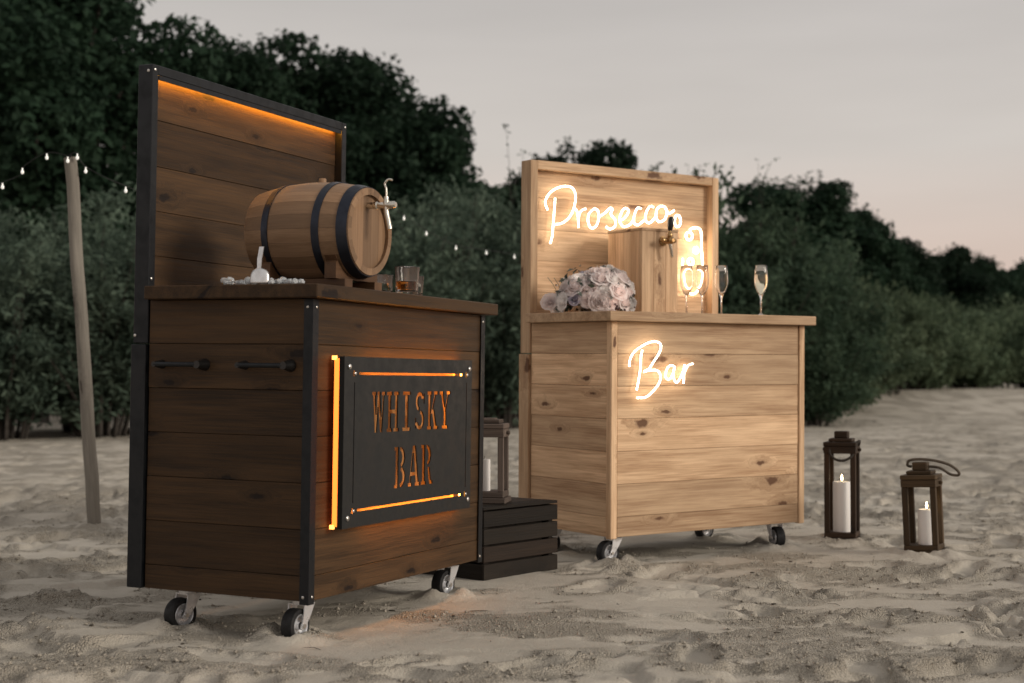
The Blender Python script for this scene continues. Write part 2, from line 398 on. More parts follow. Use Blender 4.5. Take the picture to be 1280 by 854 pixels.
# loose clods lying on the churned sand
def clods():
    rng = np.random.default_rng(12)
    N = 150000; x = rng.uniform(-3.2, 4.4, N); y = 3.3 + 6.2*rng.random(N)**1.5
    i = np.clip(np.searchsorted(gx, x), 1, len(gx)-1); j = np.clip(np.searchsorted(gy, y), 1, len(gy)-1)
    keep = (CH[j, i] > .35 + .5*rng.random(N)) & (np.abs(x) < y*.42); x, y, i, j = x[keep][:20000], y[keep][:20000], i[keep][:20000], j[keep][:20000]; n = len(x)
    bv = np.array([(1, 0, 0), (-.5, .87, 0), (-.5, -.87, 0), (.1, .05, .9), (.5, .5, .35), (-.6, -.1, .5)]); bf = np.array([(0, 4, 3), (4, 1, 3), (0, 1, 4), (1, 5, 3), (1, 2, 5), (2, 3, 5), (2, 0, 3), (0, 2, 1)])
    rr = .0022 + .0085*rng.random(n)**4; an = rng.uniform(0, 6.28, n)
    v = bv[None]*rng.uniform(.65, 1.3, (n, 6, 1)); v = np.stack([v[..., 0]*np.cos(an)[:, None]-v[..., 1]*np.sin(an)[:, None], v[..., 0]*np.sin(an)[:, None]+v[..., 1]*np.cos(an)[:, None], v[..., 2]*rng.uniform(.8, 1.4, (n, 1))-.15], -1)*rr[:, None, None]
    V = [ (v + np.stack([x, y, GZ[j, i]], -1)[:, None]).reshape(-1, 3) ]; F = [ (bf[None] + 6*np.arange(n)[:, None, None]).reshape(-1, 3) ]
    me = bpy.data.meshes.new('sand_clods'); me.from_pydata(np.concatenate(V).tolist(), [], np.concatenate(F).tolist()); me.materials.append(MAT['sand_clod']); me.shade_smooth()
    return me
tag(link('sand_clods', clods()), 'small loose clods of damp sand scattered over the churned beach', 'sand', kind='stuff')

def debris():
    rng = random.Random(31); bm = bmesh.new()
    for k in range(240):
        y = 3.4 + 6.5*rng.random()**1.3; x = rng.uniform(-.4, .42)*y; z = gz(x, y) + .003; a = rng.uniform(0, 6.28); L = .006 + .03*rng.random()**3
        if k % 3: tube_bm(bm, [(x, y, z), (x+L*math.cos(a), y+L*math.sin(a), z+.002), (x+2*L*math.cos(a+.3), y+2*L*math.sin(a+.3), z)], [.0008, .0012, .0006], 4)
        else: bmesh.ops.create_icosphere(bm, subdivisions=1, radius=1, matrix=Matrix.Translation((x, y, z)) @ Matrix.Rotation(a, 4, 'Z') @ Matrix.Diagonal((.004+L*.3, .003+L*.2, .003, 1)))
    return mesh_of(bm, 'dry_debris', 'dry_debris')
tag(link('dry_debris', debris()), 'bits of dry twig and dark debris strewn over the sand', 'debris', kind='stuff')

# ------------------------------------------------------------------ trees and shrubs
def quads_mesh(name, V, mat, tint):
    n = len(V) // 4; me = bpy.data.meshes.new(name)
    me.vertices.add(len(V)); me.vertices.foreach_set('co', V.astype(np.float32).ravel())
    me.loops.add(n*4); me.loops.foreach_set('vertex_index', np.arange(n*4, dtype=np.int32))
    me.polygons.add(n); me.polygons.foreach_set('loop_start', np.arange(0, n*4, 4, dtype=np.int32))
    me.update(calc_edges=True); me.materials.append(MAT[mat])
    a = me.attributes.new('tint', 'FLOAT', 'POINT'); a.data.foreach_set('value', np.repeat(tint, 4).astype(np.float32))
    return me
def unit(v): return v / np.maximum(np.linalg.norm(v, axis=1, keepdims=True), 1e-6)
def leaf_quads(rng, C, N, Tn, l, wd):
    """diamond leaves folded a little along the rib"""
    B = unit(np.cross(N, Tn)); l = l[:, None]; wd = wd[:, None]
    V = np.stack([C - Tn*l*.5, C + B*wd*.5 + N*wd*.18, C + Tn*l*.5 - N*l*.12, C - B*wd*.5 + N*wd*.18], 1)
    return V.reshape(-1, 3)
def lobe_leaves(rng, lobes, n, size):
    C0 = np.array([l[0] for l in lobes]); Rr = np.array([l[1] for l in lobes])
    p = (Rr.prod(1))**(2/3); p /= p.sum(); k = rng.choice(len(lobes), n, p=p)
    d = unit(rng.normal(size=(n, 3))); r = (.35 + .65*rng.random(n)**.45)[:, None]
    lump = 1 + .16*np.sin(d[:, :1]*9 + k[:, None]) * np.cos(d[:, 1:2]*8 + 2*k[:, None]) + rng.normal(0, .05, (n, 1))
    C = C0[k] + d*r*lump*Rr[k]
    N = unit(d*.8 + rng.normal(size=(n, 3))*.7 + np.array([0, 0, .35])); T = unit(np.cross(N, rng.normal(size=(n, 3))))
    l = size*rng.uniform(.6, 1.3, n); V = leaf_quads(rng, C, N, T, l, l*rng.uniform(.5, .75, n))
    lt = rng.random(len(lobes)); tint = np.clip(.5*lt[k] + .5*rng.random(n), 0, 1)
    return V, tint
def tree_variant(seed, W, H, base, nl=60, nleaf=62000, size=.155):
    """crown W wide, from base to H; returns (crown mesh, trunk mesh)"""
    rng = np.random.default_rng(seed); lobes = []; cz = (H + base) / 2; rz = (H - base) / 2
    for i in range(nl):
        d = rng.normal(size=3); d /= np.linalg.norm(d); rr = rng.uniform(.45, .86)
        shape = 1 - .18*max(0, d[2])
        c = np.array([d[0]*W/2*rr*shape, d[1]*W/2*rr*shape, cz + d[2]*rz*rr]); r = W*rng.uniform(.085, .17)
        lobes.append((c, np.array([r, r, r*rng.uniform(.65, .9)])))
    lobes.append((np.array([0, 0, cz]), np.array([W*.32, W*.32, rz*.7])))
    V, t = lobe_leaves(rng, lobes, nleaf, size)
    cr = quads_mesh('crown', V, 'leaves_tree', t)
    bm = bmesh.new()
    tube_bm(bm, catmull([(0, 0, -.3), (W*.01, 0, base*.6), (-W*.02, W*.01, cz*.8), (0, 0, H*.85)], 5), [W*.04*(1-.055*i) for i in range(16)], 9)
    for i in range(16):
        c = lobes[i*2][0]; z0 = base*.7 + (cz - base)*rng.random()*.8
        tube_bm(bm, catmull([(0, 0, z0), tuple(c*.45 + np.array([0, 0, z0*.5 - .0])), tuple(c)], 4), [W*.016*(1-.1*k) for k in range(9)], 6)
    return cr, mesh_of(bm, 'trunk', 'bark', smooth=True)
TREES = [tree_variant(11, 6.2, 8.6, 1.2), tree_variant(23, 5.6, 8.2, 1.0), tree_variant(37, 4.2, 6.6, .9, nl=46, nleaf=44000, size=.145), tree_variant(51, 3.6, 5.6, .6, nl=40, nleaf=36000, size=.14)]
def shrub_variant(seed, W, H, nleaf=17000, l=.12, wdt=.34, mat='leaves_shrub', shoots=26):
    rng = np.random.default_rng(seed); bm = bmesh.new(); P, D = [], []
    ns = 70
    for i in range(ns):
        a = rng.uniform(0, 2*np.pi); out = rng.random()**.6*W/2; h = H*rng.uniform(.35, 1.0)*(1 - .35*(2*out/W)**2)
        p0 = np.array([np.cos(a)*out*.25, np.sin(a)*out*.25, 0.]); p2 = np.array([np.cos(a)*out, np.sin(a)*out, h]); p1 = (p0+p2)/2 + np.array([-np.cos(a)*out*.15, -np.sin(a)*out*.15, h*.12])
        if i < shoots: p2[2] = h*1.10 + .22; p2[:2] *= 1.08
        pts = catmull([p0, p1, p2], 5)
        if i < 34: tube_bm(bm, pts, [.022*(1-.085*k) for k in range(len(pts))], 5)
        A = np.array([q[:] for q in pts]); P.append(A[3:]); D.append(p2-p1)
        # side twigs
        for t in range(7):
            k = rng.integers(3, len(A)); q = A[k]; dv = rng.normal(size=3); dv[2] = abs(dv[2])*.8 - .2; dv = dv/np.linalg.norm(dv)*rng.uniform(.25, .55)*W*.28
            P.append(q + dv*np.linspace(.1, 1, 6)[:, None]); D.append(dv)
    PP = np.concatenate(P); DD = np.concatenate([np.repeat(np.asarray(d)[None], len(p), 0) for p, d in zip(P, D)])
    sid = np.concatenate([np.full(len(p), i) for i, p in enumerate(P)])
    k = rng.integers(0, len(PP), nleaf); C = PP[k] + rng.normal(size=(nleaf, 3))*.085*W/2.6
    C[:, 2] = np.abs(C[:, 2])*.98 + .02
    T = unit(unit(DD[k]) + rng.normal(size=(nleaf, 3))*.75); N = unit(np.cross(T, rng.normal(size=(nleaf, 3)))); N[:, 2] = np.abs(N[:, 2])
    ll = l*rng.uniform(.55, 1.35, nleaf); V = leaf_quads(rng, C, N, T, ll, ll*wdt)
    st = rng.random(len(P)); tint = np.clip(.55*st[sid[k]] + .45*rng.random(nleaf), 0, 1)
    return quads_mesh('foliage', V, mat, tint), mesh_of(bm, 'stems', 'bark', smooth=True)
SHRUBS = [shrub_variant(101, 2.6, 2.7), shrub_variant(102, 2.8, 2.5), shrub_variant(103, 2.4, 2.9)]
DEEP = [shrub_variant(111, 2.8, 2.6, mat='leaves_shrub_deep', l=.13, wdt=.42), shrub_variant(112, 2.6, 2.8, mat='leaves_shrub_deep', l=.13, wdt=.42)]
MEADOW = [shrub_variant(121, 3.4, 2.1, mat='leaves_meadow', l=.16, wdt=.38, shoots=6), shrub_variant(122, 3.2, 2.3, mat='leaves_meadow', l=.16, wdt=.38, shoots=6)]
rp = random.Random(4)
def plant(name, parts, partnames, x, y, s, sz, label, cat, group):
    r = empty(name, (x, y, gz(x, y) - .03), (0, 0, rp.uniform(0, 6.28))); r.scale = (s, s, sz)
    for me, n in zip(parts, partnames): link(n, me, r)
    return tag(r, label, cat, group)
def tree(v, x, y, s, sz, label, group=None):
    return plant('broadleaf_tree', TREES[v], ('crown', 'trunk'), x, y, s, sz, label, 'tree', group)
tree(0, -8.4, 26, 1.12, 1.12, 'tall dark broadleaf tree at the far left, behind the leaning pole')
tree(1, -12.6, 27.5, 1.1, 1.15, 'dark broadleaf tree cut off by the left edge of the picture')
tree(0, -5.7, 31, .92, .99, 'dark tree directly behind the tall whisky bar back panel')
tree(1, -3.75, 33, 1.2, 1.11, 'big rounded dark tree whose crown rises right of the whisky panel')
tree(3, -1.75, 32, 1.1, 1.2, 'lower dark tree at the right foot of the big rounded crown')
tree(2, 1.55, 37, 1.05, 1.13, 'small dark tree peeping over the light wooden back panel')
tree(2, 7.8, 40, 1.2, .99, 'broad dark tree standing right of the prosecco bar against the sky')
tree(3, 9.9, 41, .85, 1.0, 'ragged smaller tree on the right slope of the broad dark tree')
tree(3, 11.4, 46, 1.0, 1.0, 'low dark tree at the start of the far tree line')
for i in range(7):
    tree(3 if i % 2 else 2, 13.2 + i*2.6, 52 + i*2.5 + rp.uniform(-2, 2), 1.0, (1.05 if i % 2 else .86) * rp.uniform(.96, 1.06), 'distant dark tree in the tree line at the far right', 'distant trees along the right horizon')
for x, y in ((-9.5, 31), (-1, 36), (4.2, 38), (5.8, 41), (0.2, 39), (-.75, 30.5), (.35, 31)):
    tree(3, x, y, 1.05, .78 if y > 31.5 or x < -5 else .95, 'dark understorey tree half hidden behind the front thicket', 'understorey trees behind the thicket')
def shrub(kind, i, x, y, s, sz, label, group):
    M = {'s': SHRUBS, 'd': DEEP, 'm': MEADOW}[kind]
    plant('leafy_shrub', M[i % len(M)], ('foliage', 'stem'), x, y, s, sz, label, 'shrub', group)
i = 0
for x, y, s, z in ((-7.4, 17.8, 1., .98), (-6.2, 17.9, 1.0, .98), (-5.1, 18.3, 1.0, .90), (-4.0, 18.8, 1.0, .94), (-3.0, 19.6, 1, .94), (-5.7, 19.8, 1.1, 1.08), (-7.6, 20, 1.1, 1.1), (-4.4, 20.6, 1.1, 1.05)):
    shrub('s', i, x, y, s, z, 'grey-green leafy shrub in the thicket behind the leaning pole', 'shrubs behind the leaning pole'); i += 1
for x, y, s, z in ((-2.0, 21.5, 1.05, 1.12), (-1.2, 23, 1.1, 1.30), (-.1, 23.6, 1.1, 1.36), (-.7, 25, 1.2, 1.42), (.5, 25, 1.2, 1.45)):
    shrub('s', i, x, y, s, z, 'grey-green leafy shrub filling the gap between the two bar carts', 'shrubs between the two bars'); i += 1
for x, y, s, z in ((1.2, 24.2, 1.1, 1.3), (2.2, 24.5, 1.1, 1.35), (3.2, 25.5, 1.15, 1.38), (1.8, 27, 1.2, 1.45), (3.1, 27.6, 1.2, 1.5)):
    shrub('d', i, x, y, s, z, 'dark green shrub showing just above and behind the light wooden panel', 'shrubs behind the prosecco panel'); i += 1
for x, y, s, z in ((3.9, 24.4, 1.05, 1.10), (4.6, 25.4, 1.1, 1.22), (5.0, 24.6, .75, .62), (5.6, 26.8, 1.0, .98), (4.4, 28, 1.2, 1.42), (5.4, 29.5, 1.2, 1.2)):
    shrub('d', i, x, y, s, z, 'dark green shrub right of the prosecco bar, beside the pale sand', 'shrubs right of the prosecco bar'); i += 1
for x, y, s, z in ((6.6, 30.5, 1., .95), (7.4, 34, 1.1, 1.2), (9.2, 37, 1.15, 1.25), (8.2, 40.5, 1.1, 1.25), (11, 40.5, 1.2, 1.15), (13.2, 42.5, 1.25, 1.05), (15.6, 43.5, 1.25, 1.1), (18, 45, 1.3, 1.1), (20.5, 46.5, 1.3, 1.15), (12.1, 45, 1.3, 1.35), (14.6, 46.5, 1.3, 1.3), (17, 48, 1.3, 1.35), (19.6, 49, 1.3, 1.35), (9.6, 43, 1.25, 1.4)):
    shrub('m', i, x, y, s, z, 'low mid-green bush in the hedge edging the sand at right', 'bushes edging the sand at right'); i += 1
# long bare shoots standing above the thicket
def shoot_mesh(seed, h):
    rng = np.random.default_rng(seed); bm = bmesh.new(); V, t = [], []
    pts = catmull([(0, 0, 0), (.05, 0, h*.4), (.14*rng.uniform(.5, 2), .05, h*.75), (.3*rng.uniform(.4, 1.6), .05, h)], 6)
    tube_bm(bm, pts, [.013*(1-.045*k) for k in range(len(pts))], 5)
    A = np.array([p[:] for p in pts])
    for b in range(5):
        k = rng.integers(7, 16); dv = rng.normal(size=3)*.18; dv[2] = abs(dv[2]) + .22
        tube_bm(bm, [tuple(A[k]), tuple(A[k]+dv*.5), tuple(A[k]+dv)], [.007, .005, .003], 4); A = np.concatenate([A, A[k]+dv*np.linspace(.2, 1, 4)[:, None]])
    n = 110; k = rng.integers(6, len(A), n); C = A[k] + rng.normal(size=(n, 3))*.05
    T = unit(rng.normal(size=(n, 3)) + np.array([0, 0, .6])); N = unit(np.cross(T, rng.normal(size=(n, 3)))); l = .075*rng.uniform(.6, 1.3, n)
    return quads_mesh('leaves', leaf_quads(rng, C, N, T, l, l*.5), 'leaves_shrub_deep', rng.random(n)), mesh_of(bm, 'stem', 'bark', smooth=True)
SHO = [shoot_mesh(7, 4.6), shoot_mesh(8, 4.6), shoot_mesh(9, 4.6)]
for k, (x, y, z) in enumerate(((.0, 25.6, 1.12), (-.2, 25.7, 1.02))):
    plant('wild_shoot', SHO[k], ('leaves', 'stem'), x, y, 1, z, 'thin bare shoot sticking up into the sky left of the light panel', 'shoot', 'shoots left of the light panel')
for k, (x, y, z) in enumerate(((2.2, 26.5, 1.02), (2.45, 26.6, .97), (3.0, 27, 1.02), (3.3, 27, 1.0), (3.7, 27, .98), (4.35, 27.4, 1.05), (4.5, 27.4, .97))):
    plant('wild_shoot', SHO[k % 3], ('leaves', 'stem'), x, y, 1, z, 'thin bare shoot above the top right of the light panel', 'shoot', 'shoots above the light panel')

# ------------------------------------------------------------------ bar carts
def cart_root(name, x, y, yaw, rx, ry):
    return empty(name, (x, y, 0), (ry, -rx, yaw))
WX = dict(x=-.5932, y=4.2907, yaw=1.144, rx=-.005, ry=.0129); PX = dict(x=.4053, y=6.0843, yaw=.6123, rx=.0034, ry=.0137)
def cart_mat(d): return Matrix.Translation((d['x'], d['y'], 0)) @ Euler((d['ry'], -d['rx'], d['yaw'])).to_matrix().to_4x4()
MW, MP = cart_mat(WX), cart_mat(PX)

def screw(parent, loc, direction, r=.0055):
    o = lathe_cached('screw'); s = link('screw', o, parent, loc); s.scale = (r/.0055,)*3
    s.rotation_euler = Vector(direction).to_track_quat('Z', 'Y').to_euler(); return s
_lc = {}
def lathe_cached(k):
    if k not in _lc:
        bm = bmesh.new(); lathe_bm(bm, [(.0055, 0), (.0052, .002), (.003, .0034), (.0012, .0036)], 10, None, True, True); _lc[k] = mesh_of(bm, 'screw', 'screw', autosmooth=40)
    return _lc[k]

_cas = {}
def castor(root, a, b, ztop, yaw):
    """swivel castor: thing part 'castor' with plate, fork, tyre, rim, axle"""
    if not _cas:
        bm = bmesh.new(); box_bm(bm, -.045, .045, -.04, .04, ztop-.006, ztop-.001); bmesh.ops.bevel(bm, geom=bm.edges[:], offset=.002, segments=1, affect='EDGES')
        lathe_bm(bm, [(.028, ztop-.006), (.028, ztop-.018), (.02, ztop-.02)], 20, None, True, True)
        for sy in (-1, 1):
            y0, y1 = (sy*.0265, sy*.030)
            prof = [(-.026, ztop-.018), (.026, ztop-.018), (.034, .062), (.046, .04), (.037, .033), (.022, .04), (-.006, .075)]
            prof = [(p[0]-.004, p[1]) for p in prof]
            A = [bm.verts.new((x, y0, z)) for x, z in prof]; B = [bm.verts.new((x, y1, z)) for x, z in prof]
            bm.faces.new(A); bm.faces.new(B[::-1])
            for k in range(len(prof)): bm.faces.new((A[k], A[(k+1) % len(prof)], B[(k+1) % len(prof)], B[k]))
        box_bm(bm, -.028, .024, -.0297, .0297, ztop-.022, ztop-.018)
        _cas['fork'] = mesh_of(bm, 'fork', 'zinc', autosmooth=30)
        M = Matrix.Translation((.028, 0, .046)) @ Matrix.Rotation(R(90), 4, 'X')
        bm = bmesh.new(); lathe_bm(bm, [(.034, -.020), (.043, -.0215), (.0485, -.018), (.05, -.010), (.05, .010), (.0485, .018), (.043, .0215), (.034, .020), (.034, -.020)], 32, M)
        _cas['tyre'] = mesh_of(bm, 'tyre', 'rubber', autosmooth=40)
        bm = bmesh.new(); lathe_bm(bm, [(.0345, -.020), (.033, -.0225), (.030, -.020), (.027, -.010), (.013, -.009), (.012, -.02), (.012, .02), (.013, .009), (.027, .010), (.030, .020), (.033, .0225), (.0345, .020)], 28, M)
        _cas['rim'] = mesh_of(bm, 'rim', 'zinc', autosmooth=35)
        bm = bmesh.new(); lathe_bm(bm, [(.007, -.035), (.007, .035)], 8, M, True, True); _cas['axle'] = mesh_of(bm, 'axle', 'screw')
    f = link('castor', _cas['fork'], root, (a, b, 0), (0, 0, yaw))
    for k in ('tyre', 'rim', 'axle'): link(k, _cas[k], f)
    return f

ZS = [.125, .20, .335, .47, .605, .74, .875, 1.008]
def bar_cart(style, d, w, dp, zb, H, wheels, pd):
    dark = style == 'whisky'
    wm = 'pine_dark_stain' if dark else 'pine_oiled'
    root = cart_root('whisky_bar_cart' if dark else 'prosecco_bar_cart', **d)
    # dark inner box added behind the cladding to stop light leaking through
    bm = bmesh.new(); box_bm(bm, .021, w-.021, .021, dp-.020, zb+.008, 1.008); link('dark_core', mesh_of(bm, 'dark_core', 'dark_core'), root)
    zs = [zb] + ZS[1:]
    p = .030 if dark else .034
    for k, (z0, z1) in enumerate(zip(zs, zs[1:])):
        g = .0006; hgt = z1-z0-g*2
        jit = [random.uniform(-.0012, .0012) for _ in range(4)]
        x0, x1 = (.006, w-.006) if dark else (p, w-p)
        plank('board', root, ((x0+x1)/2, .011+jit[0], (z0+z1)/2), x1-x0, .018, hgt, wm)
        y0, y1 = (.022, dp+.001) if dark else (p, dp+.001)
        plank('board', root, (.011+jit[1], (y0+y1)/2, (z0+z1)/2), y1-y0, .018, hgt, wm, 'y')
        plank('board', root, (w-.011+jit[2], (y0+y1)/2, (z0+z1)/2), y1-y0, .018, hgt, wm, 'y')
        plank('board', root, (w/2, dp-.009, (z0+z1)/2), w-.046, .018, hgt, wm)
    # corner posts
    if dark:
        def angle_iron(a, b, sx, sy, z0, z1, leg=.031):
            bm = bmesh.new(); t = .004
            box_bm(bm, *sorted((0, sx*leg)), *sorted((0, sy*t)), z0, z1); box_bm(bm, *sorted((0, sx*t)), *sorted((sy*t, sy*leg)), z0, z1)
            o = link('corner_angle', mesh_of(bm, 'corner_angle', 'steel_black'), root, (a, b, 0))
            for z in (z0+.022, z1-.022):
                screw(o, (sx*leg*.6, 0, z), (0, -sy, 0), .0045); screw(o, (0, sy*leg*.6, z), (-sx, 0, 0), .0045)
            return o
        e = .005
        angle_iron(-e, -e, 1, 1, zb-.008, 1.006); angle_iron(w+e, -e, -1, 1, zb-.008, 1.006)
    else:
        for a in (p/2-.004, w-p/2+.004): plank('corner_post', root, (a, p/2-.004, (zb-.006+1.008)/2), 1.008-zb+.006, p, p, wm, 'z', .003)
    # counter
    plank('counter', root, (w/2, (dp-.006-.04)/2, 1.0295), w+.08, dp-.006+.04, .041, wm, 'x', .003)
    # rear posts, below the back panel joint
    pw_ = .034 if dark else .036
    pm = 'steel_black' if dark else wm
    yb0 = dp - .004 if dark else dp-.004
    for a in (pw_/2-.006, w-pw_/2+.006):
        plank('rear_post', root, (a-(.004 if a < .5 else -.004), dp+.004+pd/2+.003, (zb+.872)/2), .872-zb, pd, pw_, pm, 'z', .002)
    # back panel: frame and boards
    zt = H; z0 = .876; yc = dp + .004 + pd/2
    fw = .030 if dark else .040
    for a in (fw/2-.004, w-fw/2+.004): 
        fp = plank('panel_post', root, (a, yc, (z0+zt)/2), zt-z0, pd, fw, pm, 'z', .002)
    top = plank('panel_rail', root, (w/2, yc, zt-fw/2+.001), w-2*fw+.0075, pd-.003, fw, pm, 'x', .002)
    if dark:
        for s in (0, 1):
            for z in (H-.016, 1.075): screw(root, (.008+s*(w-.016), yc-pd/2-.0002, z), (0, -1, 0), .005)
            screw(root, (-.004 if not s else w+.004, yc-.012, H-.02), (-1 if not s else 1, 0, 0), .005); screw(root, (-.004 if not s else w+.004, yc+.02, .9), (-1 if not s else 1, 0, 0), .005)
    edges = [zt-fw-.001, 1.575, 1.43, 1.29, 1.15, 1.0, .88]
    yin = yc + .012
    for z1, z2 in zip(edges, edges[1:]):
        plank('panel_board', root, (w/2, yin + random.uniform(-.0012, .0012), (z1+z2)/2), w-2*fw+.006, .018, z1-z2-.0008, wm)
    for (a, b, yw) in wheels: castor(root, a, b, zb, yw)
    return root, yc - pd/2, yin - .009

W_W, W_D, W_H = 1.150, .585, 1.738
P_W, P_D, P_H = 1.121, .565, 1.735
wr, wyf, wyin = bar_cart('whisky', WX, W_W, W_D, .127, W_H, [(.09, .08, R(178)), (1.07, .09, R(174)), (1.06, .5, R(200)), (.09, .49, R(165))], .055)
tag(wr, 'dark stained wooden bar cart with black steel corners and a lit whisky sign', 'bar cart')
pr, pyf, pyin = bar_cart('prosecco', PX, P_W, P_D, .117, P_H, [(.075, .08, R(182)), (1.03, .09, R(250)), (1.0, .5, R(185)), (.08, .49, R(160))], .073)
tag(pr, 'pale pine bar cart with glowing script lettering and tall panel', 'bar cart')

# pull handles on the whisky cart's end
for b0, b1 in ((.365, .535), (.06, .232)):
    h = tube('handle', [(-.036, b0+.02, .812), (-.036, b1, .812)], .0075, 'steel_black', wr, 10)
    for bb, r0 in ((b0+.012, .019), (b1, .014)):
        lathe('handle_foot', [(r0, 0), (r0*.9, .012), (r0*.62, .034), (r0*.6, .044)], 'tap_black', h, (.0015, bb, .812), (0, R(-90), 0), 16)

# amber light strip under the whisky panel's top rail
plank('light_strip', wr, (W_W/2, wyin-.014, W_H-.0335), W_W-.075, .012, .006, 'led_top', 'x', 0)
plank('strip_shield', wr, (W_W/2, wyf+.004, W_H-.0365), W_W-.062, .004, .014, 'steel_black', 'x', 0)  # lip added to screen the bright strip from view, leaving its glow

# whisky sign: steel plate with letters cut through it
def sign():
    a0, a1, z0, z1 = .098, .955, .332, .842; yb = -.052; t = .004
    sg = empty('x'); bpy.data.objects.remove(sg)
    bm = bmesh.new(); box_bm(bm, a0, a1, yb, yb+t, z0, z1)
    plate = mesh_of(bm, 'sign_plate', 'plate_black')
    cb = bmesh.new()
    def prism(poly):
        A = [cb.verts.new((x, yb-.01, z)) for x, z in poly]; B = [cb.verts.new((x, yb+t+.01, z)) for x, z in poly]
        cb.faces.new(A); cb.faces.new(B[::-1]); n = len(poly)
        for k in range(n): cb.faces.new((A[k], B[k], B[(k+1) % n], A[(k+1) % n]))
    def rect(x0, x1, y0, y1): return [(x0, y0), (x1, y0), (x1, y1), (x0, y1)]
    def diag(xa, ya, xb, yb_, wd): return [(xa-wd/2, ya), (xa+wd/2, ya), (xb+wd/2, yb_), (xb-wd/2, yb_)]
    def arc(cx, cy, rx, ry, a_0, a_1, tx, ty, n=7):
        out = []
        for k in range(n):
            u, v = R(a_0+(a_1-a_0)*k/n), R(a_0+(a_1-a_0)*(k+1)/n)
            out.append([(cx+rx*math.cos(u), cy+ry*math.sin(u)), (cx+rx*math.cos(v), cy+ry*math.sin(v)), (cx+(rx-tx)*math.cos(v), cy+(ry-ty)*math.sin(v)), (cx+(rx-tx)*math.cos(u), cy+(ry-ty)*math.sin(u))])
        return out
    S = .085; T = .26
    G = {
     'W': [diag(.12, 1, .28, 0, .2), diag(.46, 1, .30, 0, .12), diag(.48, 1, .70, 0, .2), diag(.88, 1, .72, 0, .12), rect(-.04, .3, 1-S, 1.0), rect(.36, .62, 1-S, 1.0), rect(.72, 1.04, 1-S, 1.0)],
     'H': [rect(.10, .34, 0, 1), rect(.66, .90, 0, 1), rect(.34, .66, .46, .55), rect(0, .44, 0, S), rect(0, .44, 1-S, 1), rect(.56, 1, 0, S), rect(.56, 1, 1-S, 1)],
     'I': [rect(.36, .64, 0, 1), rect(.16, .84, 0, S), rect(.16, .84, 1-S, 1)],
     'S': arc(.5, .735, .38, .265, 20, 262, .22, .11) + arc(.5, .265, .40, .265, -162, 84, .22, .11) + [rect(.80, .90, .68, .95), rect(.08, .18, .05, .32)],
     'K': [rect(.10, .34, 0, 1), rect(0, .44, 0, S), rect(0, .44, 1-S, 1), diag(.40, .42, .78, 1, .13), diag(.52, .52, .80, 0, .24), rect(.60, 1, 1-S, 1), rect(.60, 1.02, 0, S)],
     'Y': [rect(.38, .62, 0, .45), rect(.22, .78, 0, S), diag(.5, .42, .16, 1, .22), diag(.5, .42, .82, 1, .12), rect(-.02, .36, 1-S, 1), rect(.64, 1.0, 1-S, 1)],
     'B': [rect(.10, .34, 0, 1), rect(0, .34, 0, S), rect(0, .34, 1-S, 1)] + arc(.46, .74, .42, .26, -78, 90, .24, .1) + arc(.46, .26, .46, .26, -90, 78, .24, .1),
     'A': [diag(.16, 0, .46, 1, .12), diag(.82, 0, .54, 1, .24), rect(.28, .70, .26, .35), rect(0, .36, 0, S), rect(.60, 1.04, 0, S)],
     'R': [rect(.10, .34, 0, 1), rect(0, .44, 0, S), rect(0, .34, 1-S, 1)] + arc(.46, .73, .42, .27, -76, 90, .24, .1) + [diag(.64, .44, .80, .06, .2), rect(.72, 1.02, 0, S)],
    }
    def put(ch, x, z, wd, h):
        for poly in G[ch]:
            q = [(x+px*wd, z+py*h) for px, py in poly]
            area = sum(q[k][0]*q[(k+1) % len(q)][1]-q[(k+1) % len(q)][0]*q[k][1] for k in range(len(q)))
            prism(q if area > 0 else q[::-1])
    for k, ch in enumerate('WHISKY'): put(ch, .268+k*.0895, .611, .078, .125)
    for k, ch in enumerate('BAR'): put(ch, .410+k*.0895, .432, .080, .130)
    for r in ((.185, .885, .7875, .7955), (.185, .885, .3775, .3855), (.1555, .1600, .405, .765), (.9125, .917, .405, .765)): prism(rect(*r))
    for x, z in ((.158, .7915), (.9145, .7915), (.158, .3815), (.9145, .3815)): prism(rect(x-.008, x+.008, z-.008, z+.008))
    cm = mesh_of(cb, 'cut', None)
    po, co = link('sign_plate', plate, wr), link('cut', cm, wr)
    mo = po.modifiers.new('b', 'BOOLEAN'); mo.operation = 'DIFFERENCE'; mo.object = co; mo.solver = 'EXACT'; mo.use_self = True
    bpy.context.view_layer.update()
    dg = bpy.context.evaluated_depsgraph_get(); me = bpy.data.meshes.new_from_object(po.evaluated_get(dg)); 
    po.modifiers.clear(); po.data = me; me.name = 'sign_plate'; bpy.data.objects.remove(co)
    po['label'] = 'dark plate cut with the words WHISKY BAR'
    for x, z in ((a0+.028, z1-.03), (a1-.022, z1-.03), (a0+.028, z0+.03), (a1-.022, z0+.03)): screw(po, (x, yb-.0004, z), (0, -1, 0), .0085)
    for x, z in ((.158, .7915), (.9145, .7915), (.158, .3815), (.9145, .3815)): screw(po, (x, yb-.002, z), (0, -1, 0), .0055)
    for x in (a0+.05, a1-.05):
        for z in (z0+.06, z1-.06): tube('standoff', [(x, yb+t, z), (x, 0.004, z)], .006, 'steel_black', po)
